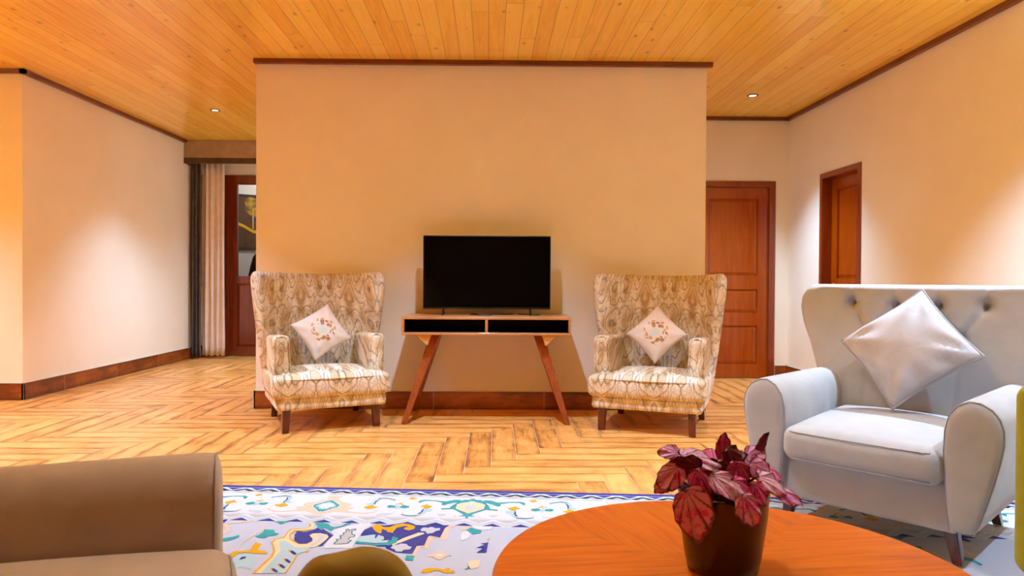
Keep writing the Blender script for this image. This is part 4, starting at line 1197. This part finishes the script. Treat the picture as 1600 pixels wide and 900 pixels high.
# =================================================================== coffee table
def table_wood():
    t = NT('quartered_teak_veneer', .33, coat=.06, spec=.3)
    tc = t.n('TexCoord'); s = t.sep(tc.outputs['Object'])
    # four veneer quarters, each with its own grain direction
    d1 = t.math('GREATER_THAN', t.math('ADD', s[0], s[1]), 0.0); d2 = t.math('GREATER_THAN', t.math('SUBTRACT', s[0], s[1]), 0.0)
    side = t.math('ABSOLUTE', t.math('SUBTRACT', d1, d2))       # 1: front and back quarters, 0: left and right
    va = t.n('Mapping'); va.inputs['Scale'].default_value = (1.1, 15, 1); t.l(tc.outputs['Object'], va.inputs['Vector'])
    vr = t.n('Mapping'); vr.inputs['Rotation'].default_value = (0, 0, -.22); t.l(tc.outputs['Object'], vr.inputs['Vector'])
    vb = t.n('Mapping'); vb.inputs['Scale'].default_value = (15, 1.1, 1); t.l(vr.outputs[0], vb.inputs['Vector'])
    mx = t.n('Mix', data_type='VECTOR'); t.l(side, mx.inputs[0]); t.l(va.outputs[0], mx.inputs[4]); t.l(vb.outputs[0], mx.inputs[5])
    g = t.noise(mx.outputs[1], 2.6, 5, .6, .5); g2 = t.noise(mx.outputs[1], 9, 3, .6, .3)
    f = t.math('ADD', t.math('MULTIPLY', g, .7), t.math('MULTIPLY', g2, .3))
    c = t.ramp(f, [(.32, srgb(176, 78, 8)), (.5, srgb(212, 106, 14)), (.68, srgb(228, 128, 26))])
    t.color(t.mix(t.math('MULTIPLY', side, .22), c, srgb(190, 90, 14)))
    t.bump(g2, .05, .002)
    return t.m
M_TEAK = table_wood()
M_TEAKLEG = wood('teak_leg_wood', srgb(180, 88, 28), srgb(132, 56, 16), (9, 9, 1), .32, .2, 4)
ct = empty('coffee_table', 'round glossy orange wooden coffee table in the foreground', 'coffee table', (.465, 1.43, RUGZ), math.radians(6))
TH = .45-RUGZ
v, f = lathe([(0, TH-.032), (.470, TH-.032), (.482, TH-.028), (.490, TH-.016), (.490, TH-.008), (.486, TH-.001), (.482, TH), (0, TH)], 96)
o = mesh_obj('tabletop', v, f, M_TEAK, ct, False); fix_normals(o)
v, f = lathe([(.36, TH-.09), (.38, TH-.09), (.38, TH-.031), (.36, TH-.031), (.36, TH-.09)], 64)
mesh_obj('apron', v, f, M_TEAKLEG, ct, True)
for k in range(4):
    a = PI/4+k*PI/2
    bevel(leg_mb((.345*math.cos(a), .345*math.sin(a), TH-.031), (.40*math.cos(a), .40*math.sin(a), 0), .055, .034).obj('leg', M_TEAKLEG, ct))

# ------------------------------------------------------------------ pot and begonia
PX, PY, PZ = .452, 1.462, .4503
M_POT = plain('dark_brown_glazed_plastic', srgb(40, 25, 19), .25)
M_SOIL = plain('potting_soil', srgb(40, 26, 18), .95)
pl = empty('potted_begonia', 'pink and burgundy leafed begonia in a dark brown pot on the coffee table', 'potted plant', (PX, PY, PZ))
v, f = lathe([(0, .002), (.066, .0), (.071, .003), (.077, .03), (.084, .08), (.089, .12), (.091, .158), (.0925, .162), (.0905, .164), (.086, .160), (.084, .12), (.080, .09)], 48)
mesh_obj('pot', v, f, M_POT, pl, True)
v, f = lathe([(0, .140), (.04, .138), (.0848, .134), (.0848, .12), (0, .12)], 32)
mesh_obj('soil', v, f, M_SOIL, pl, True)

def leaf_mat(name, pale, mid, dark):
    t = NT(name, .38, spec=.5)
    tc = t.n('TexCoord'); s = t.sep(tc.outputs['UV'])          # u: 0..1 round the blade, v: 0 at stalk, 1 at the rim
    ang = t.math('MULTIPLY', s[0], 6.2832*9)
    wob = t.math('MULTIPLY', t.noise(tc.outputs['UV'], 9, 3), 2.5)
    vein = t.math('POWER', t.math('ABSOLUTE', t.math('SINE', t.math('MULTIPLY', t.math('ADD', ang, wob), .5))), .7)
    vein = t.math('SUBTRACT', 1.0, vein)                       # 1 on veins
    edge = t.math('GREATER_THAN', t.math('ADD', s[1], t.math('MULTIPLY', t.noise(tc.outputs['UV'], 30, 2), .28)), 1.06)
    n = t.noise(tc.outputs['Object'], 45, 3, .6)
    blade = t.ramp(n, [(.36, mid), (.46, pale), (.58, pale), (.68, mid)])
    c = t.mix(t.math('MULTIPLY', t.math('GREATER_THAN', vein, .52), .8), blade, dark)
    c = t.mix(t.math('MULTIPLY', edge, .8), c, dark)
    geo = t.n('NewGeometry')
    c = t.mix(t.math('MULTIPLY', geo.outputs['Backfacing'], .8), c, dark)
    t.color(c)
    t.bump(t.math('ADD', t.math('MULTIPLY', vein, .6), n), .5, .006)
    return t.m
M_LEAF = [leaf_mat('begonia_leaf_rose', srgb(252, 176, 240), srgb(240, 64, 190), srgb(98, 6, 52)),
          leaf_mat('begonia_leaf_crimson', srgb(246, 96, 190), srgb(210, 24, 120), srgb(86, 4, 42)),
          leaf_mat('begonia_leaf_burgundy', srgb(140, 28, 76), srgb(100, 10, 48), srgb(56, 4, 24)),
          leaf_mat('begonia_leaf_silver', srgb(250, 208, 240), srgb(240, 120, 190), srgb(124, 14, 60))]
M_STALK = plain('red_leaf_stalk', srgb(130, 30, 40), .5)
PXM = 1.456/1111.0
def pix(x, y, off):
    """where a leaf seen at that spot of the photograph stands, off metres in front of (-) or behind (+) the pot's axis"""
    Y = PY+off
    return Vector(((x-790)/1111.0*Y - PX, off, CAM_H-(y-439)/1111.0*Y - PZ))
def leaf(c, w, l, tip, nrm, mat, ruffle=.10, cup=.15, seed=0, droop=.25):
    rnd = random.Random(seed)
    n = Vector(nrm).normalized(); tp = Vector(tip); tp = (tp-n*tp.dot(n)).normalized(); sd = n.cross(tp)
    NA, NR = 40, 7
    V = [c - tp*l*.30]; UV = [(0, 0)]; F = []
    ph = rnd.random()*6; ph2 = rnd.random()*6
    asym = rnd.choice((-1, 1))*.14
    for j in range(1, NR+1):
        r = j/NR
        for i in range(NA):
            a = 2*PI*i/NA
            # heart outline: a = 0 at the tip
            ca_, sa_ = math.cos(a), math.sin(a)
            rad = 1.0 + .20*ca_ - .30*math.exp(-((abs(a-PI))/.38)**2) + .22*math.exp(-(min(a, 2*PI-a)/.30)**2) + asym*sa_
            rad *= 1+.05*math.sin(a*11+ph)+.025*math.sin(a*19+ph2)
            x = .5*w*rad*sa_*r; y = .46*l*rad*ca_*r - l*.30*(1-r) - l*.02
            h = cup*w*r*r*(.6-.7*abs(sa_)) + ruffle*w*r**2.5*(math.sin(a*5+ph)*.6+math.sin(a*8+ph2)*.4)*.7
            dr = max(0, (y/l+.3)); h -= droop*l*dr*dr
            V.append(c+sd*x+tp*y+n*h); UV.append((i/NA, r))
    for i in range(NA):
        F.append([0, 1+i, 1+(i+1) % NA])
    for j in range(NR-1):
        for i in range(NA):
            a = 1+j*NA+i; b = 1+j*NA+(i+1) % NA
            F.append([a, a+NA, b+NA, b])
    o = mesh_obj('leaf', V, F, mat, pl, True, None, UV, 1)
    base = V[0]
    root = Vector((base.x*.35, base.y*.35, .134))
    if base.z > .10:
        mid_ = (root+base)/2+Vector((0, 0, .025))
        pts = []
        for k in range(9):
            t = k/8
            pts.append(root*(1-t)**2+mid_*2*t*(1-t)+base*t*t)
        MB().tube(pts, .0026, 6).obj('stalk', M_STALK, o, True)
    else:
        top = Vector((base.x*.86, base.y*.86, .172))
        MB().tube([Vector((base.x*.45, base.y*.45, .134)), top, base], .0026, 6).obj('stalk', M_STALK, o, True)
    return o
S_ = PXM
LEAVES = [
    # px, py, offset, w px, l px, tip (right, up), normal, material
    (1082, 795, -.105, 58, 84, (.22, -1), (-.15, -1, .12), 0, .05, .08, .1),
    (1088, 717, -.03, 42, 66, (1, -.10), (.0, -.45, .8), 3, .14, .15, .3),
    (1052, 709, .0, 26, 36, (-.8, .25), (-.2, -.7, .6), 0, .16, .25, .2),
    (1052, 742, -.05, 40, 50, (-.75, -.65), (-.3, -.8, .3), 0, .14, .2, .3),
    (1080, 735, -.045, 44, 60, (-.6, -.2), (.0, -.9, -.35), 2, .10, .2, .2),
    (1045, 758, -.045, 26, 40, (-.8, -.5), (-.3, -.85, .2), 1, .16, .2, .3),
    (1100, 757, -.085, 40, 70, (.35, -1), (.35, -.9, .25), 1, .12, .2, .3),
    (1132, 708, .02, 26, 48, (.05, 1), (-.1, -.8, .3), 1, .14, .25, -.2),
    (1146, 716, .0, 36, 50, (.4, -.8), (.3, -.85, .1), 2, .12, .2, .2),
    (1122, 735, -.02, 46, 50, (-.3, -.8), (-.3, -.8, .2), 2, .14, .2, .2),
    (1134, 752, -.09, 44, 60, (.8, -.45), (.05, -.65, .7), 3, .14, .18, .35),
    (1160, 762, -.085, 40, 52, (.7, -.6), (.2, -.75, .55), 1, .14, .2, .35),
    (1180, 710, .01, 34, 44, (.6, .4), (.1, -.7, .6), 0, .16, .22, .2),
    (1193, 700, .02, 16, 42, (.45, .9), (.2, -.8, .1), 2, .14, .3, -.1),
    (1190, 736, -.03, 44, 56, (.7, -.35), (.35, -.75, .5), 0, .16, .2, .3),
    (1204, 754, -.055, 40, 54, (.9, -.35), (.2, -.55, .75), 3, .14, .18, .3),
    (1228, 770, -.05, 30, 58, (.9, -.5), (.1, -.6, .75), 0, .16, .18, .25),
    (1174, 792, -.105, 40, 54, (.45, -1), (.15, -.95, .3), 0, .14, .2, .2),
    (1154, 784, -.085, 42, 44, (-.1, -1), (.05, -1, .1), 2, .12, .2, .2),
    (1112, 722, .03, 44, 52, (-.3, .6), (-.2, -.6, .7), 1, .14, .2, .3),
    (1160, 738, -.04, 40, 46, (.1, -1), (.1, -.9, .3), 1, .16, .2, .2),
    (1140, 735, .02, 60, 60, (.2, .8), (0, -.8, .6), 2, .12, .2, .2),
    (1170, 725, .04, 50, 56, (.6, .6), (.2, -.7, .7), 2, .12, .2, .3),
    (1095, 740, .03, 56, 60, (-.8, .2), (-.2, -.6, .8), 2, .12, .2, .3),
    (1205, 735, .03, 44, 54, (1, .1), (.3, -.4, .9), 1, .14, .2, .4),
    (1120, 745, .075, 56, 66, (-.3, .5), (-.2, .3, .9), 1, .12, .2, .4),
    (1165, 745, .085, 56, 66, (.4, .5), (.3, .4, .9), 0, .12, .2, .4),
    (1190, 768, -.075, 36, 40, (.5, -.9), (.3, -.8, .3), 1, .14, .2, .2),
]
for k, (x, y, off, w_, l_, tip, nrm, mi, ruf, cup, dr) in enumerate(LEAVES):
    leaf(pix(x, y, off), w_*S_, l_*S_, (tip[0], -.15, tip[1]), nrm, M_LEAF[mi], ruf, cup, k+3, dr)

# =================================================================== curtains and pelmet
def fabric(name, a, b, rough=.9):
    t = NT(name, rough, a, spec=.1, sheen=.2)
    v = t.coords('Object', (1, 1, 1))
    t.color(t.ramp(t.noise(v, 9, 4), [(.35, a), (.65, b)]))
    t.bump(t.noise(v, 420, 2), .15, .001)
    return t.m
M_DRAPE = fabric('charcoal_curtain_cloth', srgb(84, 78, 78), srgb(96, 89, 88))
M_SHEER = fabric('ivory_curtain_cloth', srgb(226, 208, 192), srgb(236, 220, 206))
M_PELMET = fabric('taupe_pelmet_cloth', srgb(164, 138, 106), srgb(178, 152, 120))
M_PELBAND = fabric('brown_pelmet_band_cloth', srgb(84, 62, 42), srgb(96, 72, 50))
def curtain(label, x0, x1, yc, z0, z1, folds, amp, mat, hem=None):
    root = empty('curtain', label, 'curtain', ((x0+x1)/2, yc, 0))
    n = folds*12; rows = [z0, z0+.10, z0+.16, z0+.5, z0+1.0, z0+1.6, z1-.2, z1]
    W = x1-x0
    V = []; F = []
    for r, z in enumerate(rows):
        fl = 1.0 - .45*(z-z0)/(z1-z0)
        for i in range(n+1):
            t = i/n
            ph = t*folds*2*PI
            V.append(Vector((-W/2+W*t+.006*math.sin(ph*.5+r), amp*fl*math.sin(ph)+.006*math.sin(ph*2.3+1), z+(.004*math.sin(ph) if r == 0 else 0))))
    for r in range(len(rows)-1):
        for i in range(n):
            a = r*(n+1)+i; F.append([a, a+1, a+n+2, a+n+1])
    o = mesh_obj('drape', V, F, mat, root, True)
    s = o.modifiers.new('solid', 'SOLIDIFY'); s.thickness = .004
    if hem:
        V2 = []; F2 = []
        for z in (z0+.10, z0+.108):
            for i in range(n+1):
                t = i/n; ph = t*folds*2*PI
                fl = 1.0-.45*(z-z0)/(z1-z0)
                V2.append(Vector((-W/2+W*t+.006*math.sin(ph*.5+1), amp*fl*math.sin(ph)+.006*math.sin(ph*2.3+1)-.0045, z)))
        for i in range(n): F2.append([i, i+1, i+n+2, i+n+1])
        h = mesh_obj('hem', V2, F2, mat, root, True)
        s = h.modifiers.new('solid', 'SOLIDIFY'); s.thickness = .003
    return root
curtain('charcoal grey curtain hanging in the corner of the left corridor', -4.06, -3.925, 9.20, .03, 2.60, 3, .030, M_DRAPE)
curtain('ivory curtain gathered beside the charcoal curtain, left of the glazed door', -3.945, -3.655, 9.28, .035, 2.60, 4, .022, M_SHEER, True)
pm = empty('pelmet', 'taupe cloth pelmet with a brown lower band above the curtains and glazed door', 'pelmet', (-3.04, 9.06, 0))
pm_face = MB()
pm_face.rbox(-1.045, 1.035, 0, .03, 2.565, CEIL-.004, .006); pm_face.obj('valance', M_PELMET, pm)
pb = MB(); pb.rbox(-1.045, 1.035, -.004, .034, 2.495, 2.568, .006); pb.obj('band', M_PELBAND, pm)
pk = MB(); pk.rbox(-1.045, -1.031, .034, .30, 2.495, CEIL-.004, .006); pk.obj('return', M_PELBAND, pm)

# =================================================================== seen through the glazed door
def painted():
    t = NT('dark_canvas_ground', .7)
    v = t.coords('Object', (1, 1, 1))
    t.color(t.ramp(t.noise(v, 3.5, 5, .6, .6), [(.3, srgb(66, 46, 30)), (.5, srgb(96, 66, 40)), (.7, srgb(58, 52, 52))]))
    return t.m
M_CANVAS = painted()
M_PFRAME = plain('dark_picture_frame', srgb(50, 36, 30), .4)
def splotch(name, a, b, sc=14):
    t = NT(name, .7); v = t.coords('Object'); t.color(t.ramp(t.noise(v, sc, 4), [(.4, a), (.6, b)])); return t.m
M_PGOLD = splotch('gold_paint', srgb(196, 158, 48), srgb(112, 84, 40))
M_PBLUE = splotch('blue_paint', srgb(40, 52, 110), srgb(70, 84, 140))
M_PWHITE = plain('white_paint', srgb(220, 214, 206), .7)
M_PYEL = plain('yellow_paint', srgb(232, 182, 30), .7)
# the painting hangs on the slanting hall wall: local x along the wall, local y into it
pt = bpy.data.objects.new('framed_painting', None); COL.objects.link(pt)
tag(pt, 'dark framed painting of golden trees and white deer behind the glazed door', 'painting')
PT_S = 1.0
pt.matrix_world = HM @ Matrix.Translation((PT_S, -.03, 1.47))
PWD, PHT = 1.15, .84
fr = frame = MB()
fr.box(0, PWD, 0, .028, 0, .035); fr.box(0, PWD, 0, .028, PHT-.035, PHT); fr.box(0, .035, 0, .028, .035, PHT-.035); fr.box(PWD-.035, PWD, 0, .028, .035, PHT-.035)
fr.obj('frame', M_PFRAME, pt)
cv = MB()
cv.box(.035, PWD-.035, .010, .02, .035, PHT-.035, 0)
def blob(cx, cz, rx, rz, mi, n=16, jag=.15, y=.0095, seed=1):
    rnd = random.Random(seed)
    pts = []
    for k in range(n):
        a = 2*PI*k/n; r = 1+rnd.uniform(-jag, jag)
        pts.append((cx+rx*r*math.cos(a), cz+rz*r*math.sin(a)))
    cv.prism(pts, 'y', y, y+.0008+.0001*seed % .0006, mi)
blob(.42, .50, .17, .16, 2, 18, .12, .0088, 2); blob(.68, .48, .14, .14, 2, 18, .12, .0088, 3)
for k, (cx, cz, rx, rz) in enumerate(((.26, .66, .11, .16), (.44, .70, .13, .13), (.62, .66, .15, .13), (.85, .68, .14, .12))):
    blob(cx, cz, rx, rz, 1, 18, .18, .0078, 4+k)
for (x, z) in ((.27, .42), (.45, .42), (.62, .44)):
    cv.prism([(x-.010, z-.10), (x+.010, z-.10), (x+.007, z+.2), (x-.007, z+.2)], 'y', .0068, .0076, 4)
# a golden bank curving under the trees
arc = [(.04, .42), (.14, .38), (.26, .31), (.42, .28), (.60, .30), (.76, .38), (.88, .50)]
arc2 = [(x, z-.045) for x, z in arc][::-1]
cv.prism(arc+arc2, 'y', .0060, .0067, 4)
for (x, z, s) in ((.42, .345, .8), (.56, .37, 1.0)):
    # small grazing animals : body, neck, head, legs as one silhouette
    q = [(-.06, 0), (-.055, -.08), (-.045, -.08), (-.04, -.005), (.03, -.005), (.035, -.08), (.045, -.08), (.05, .01), (.065, .07), (.09, .085), (.08, .10), (.055, .10), (.035, .05), (-.05, .05)]
    cv.prism([(x+a*s, z+b*s) for a, b in q], 'y', .0050, .0058, 3)
cv.obj('canvas', [M_CANVAS, M_PGOLD, M_PBLUE, M_PWHITE, M_PYEL], pt)
M_DARKUP = fabric('dark_brown_upholstery', srgb(58, 46, 40), srgb(70, 56, 48))
hc = empty('hall_armchair', 'dark brown rounded armchair seen through the glass of the far door', 'armchair', (-3.42, 10.25, 0))
def bkf(q, u, v, w):
    if w > 0: q.x *= 1-.28*w*w*0.9
    q.y += .06*w
    return q
soft('backrest', -.36, .36, .10, .28, .30, 1.42, .08, M_DARKUP, hc, 8, 4, bkf)
soft('seat', -.36, .36, -.50, .12, .22, .46, .06, M_DARKUP, hc, 6, 3)
for s in (-1, 1): soft('arm', s*.40-.06, s*.40+.06, -.48, .22, .20, .66, .05, M_DARKUP, hc, 6, 3)
for (x, y) in ((-.36, -.42), (.36, -.42), (-.36, .2), (.36, .2)):
    leg_mb((x, y, .23), (x, y, 0), .05, .035).obj('leg', M_CHERRY, hc)

# =================================================================== green seats at the edges
gr = empty('green_armchair', 'lime green armchair cropped by the right edge of the picture', 'armchair', (1.878, 1.735, RUGZ), 0)
AX = -.365
soft('arm', AX, .36,   .28, .385, .165, .735, .05, M_LIME, gr, 6, 5)
soft('arm', AX, .36, -.385, -.28, .165, .735, .05, M_LIME, gr, 6, 5)
soft('seat', AX+.02, .30, -.278, .278, .22, .44, .05, M_LIME, gr, 8, 4)
soft('backrest', .22, .38, -.30, .30, .25, .90, .06, M_LIME, gr, 8, 4)
for (x, y) in ((-.30, -.32), (-.30, .32), (.30, -.32), (.30, .32)):
    bevel(leg_mb((x, y, .26), (x*1.05, y, 0), .045, .032).obj('leg', M_CHERRY, gr))
ot = empty('ottoman', 'small olive green ottoman under the olive cushion', 'ottoman', (-.165, .99, RUGZ), math.radians(12))
soft('seat', -.165, .165, -.22, .22, .14, .39, .05, M_OLIVE, ot, 8, 4)
for (x, y) in ((-.12, -.17), (.12, -.17), (-.12, .17), (.12, .17)):
    bevel(leg_mb((x, y, .16), (x*1.05, y*1.05, 0), .04, .03).obj('leg', M_CHERRY, ot))
def olf(q, u, v, w):
    k = w*.5+.5
    q.z -= .050*k*u*u*u*u + .016*k*max(0, -u)
    q.x *= 1-.10*k*k
    q.z += .003*math.sin(q.x*60+q.y*40)*k
    return q
V, F = soft_box(.112, .05, .108, .048, 10, 5)
out = []
for p in V: out.append(olf(Vector(p), p.x/.112, p.y/.05, p.z/.108))
oc = smooth_obj('olive_cushion', out, F, M_OLIVE, None, 1)
oc.location = (-.232, 1.07, RUGZ+.39+.119); oc.rotation_euler = (math.radians(-8), math.radians(5), math.radians(6))
MB().tube([(.090, -.049, .05), (.094, -.049, .0), (.106, -.048, -.08)], .004, 8).obj('piping', M_OLIVE, oc, True)
tag(oc, 'rounded olive green cushion at the bottom edge, standing on an ottoman', 'cushion')
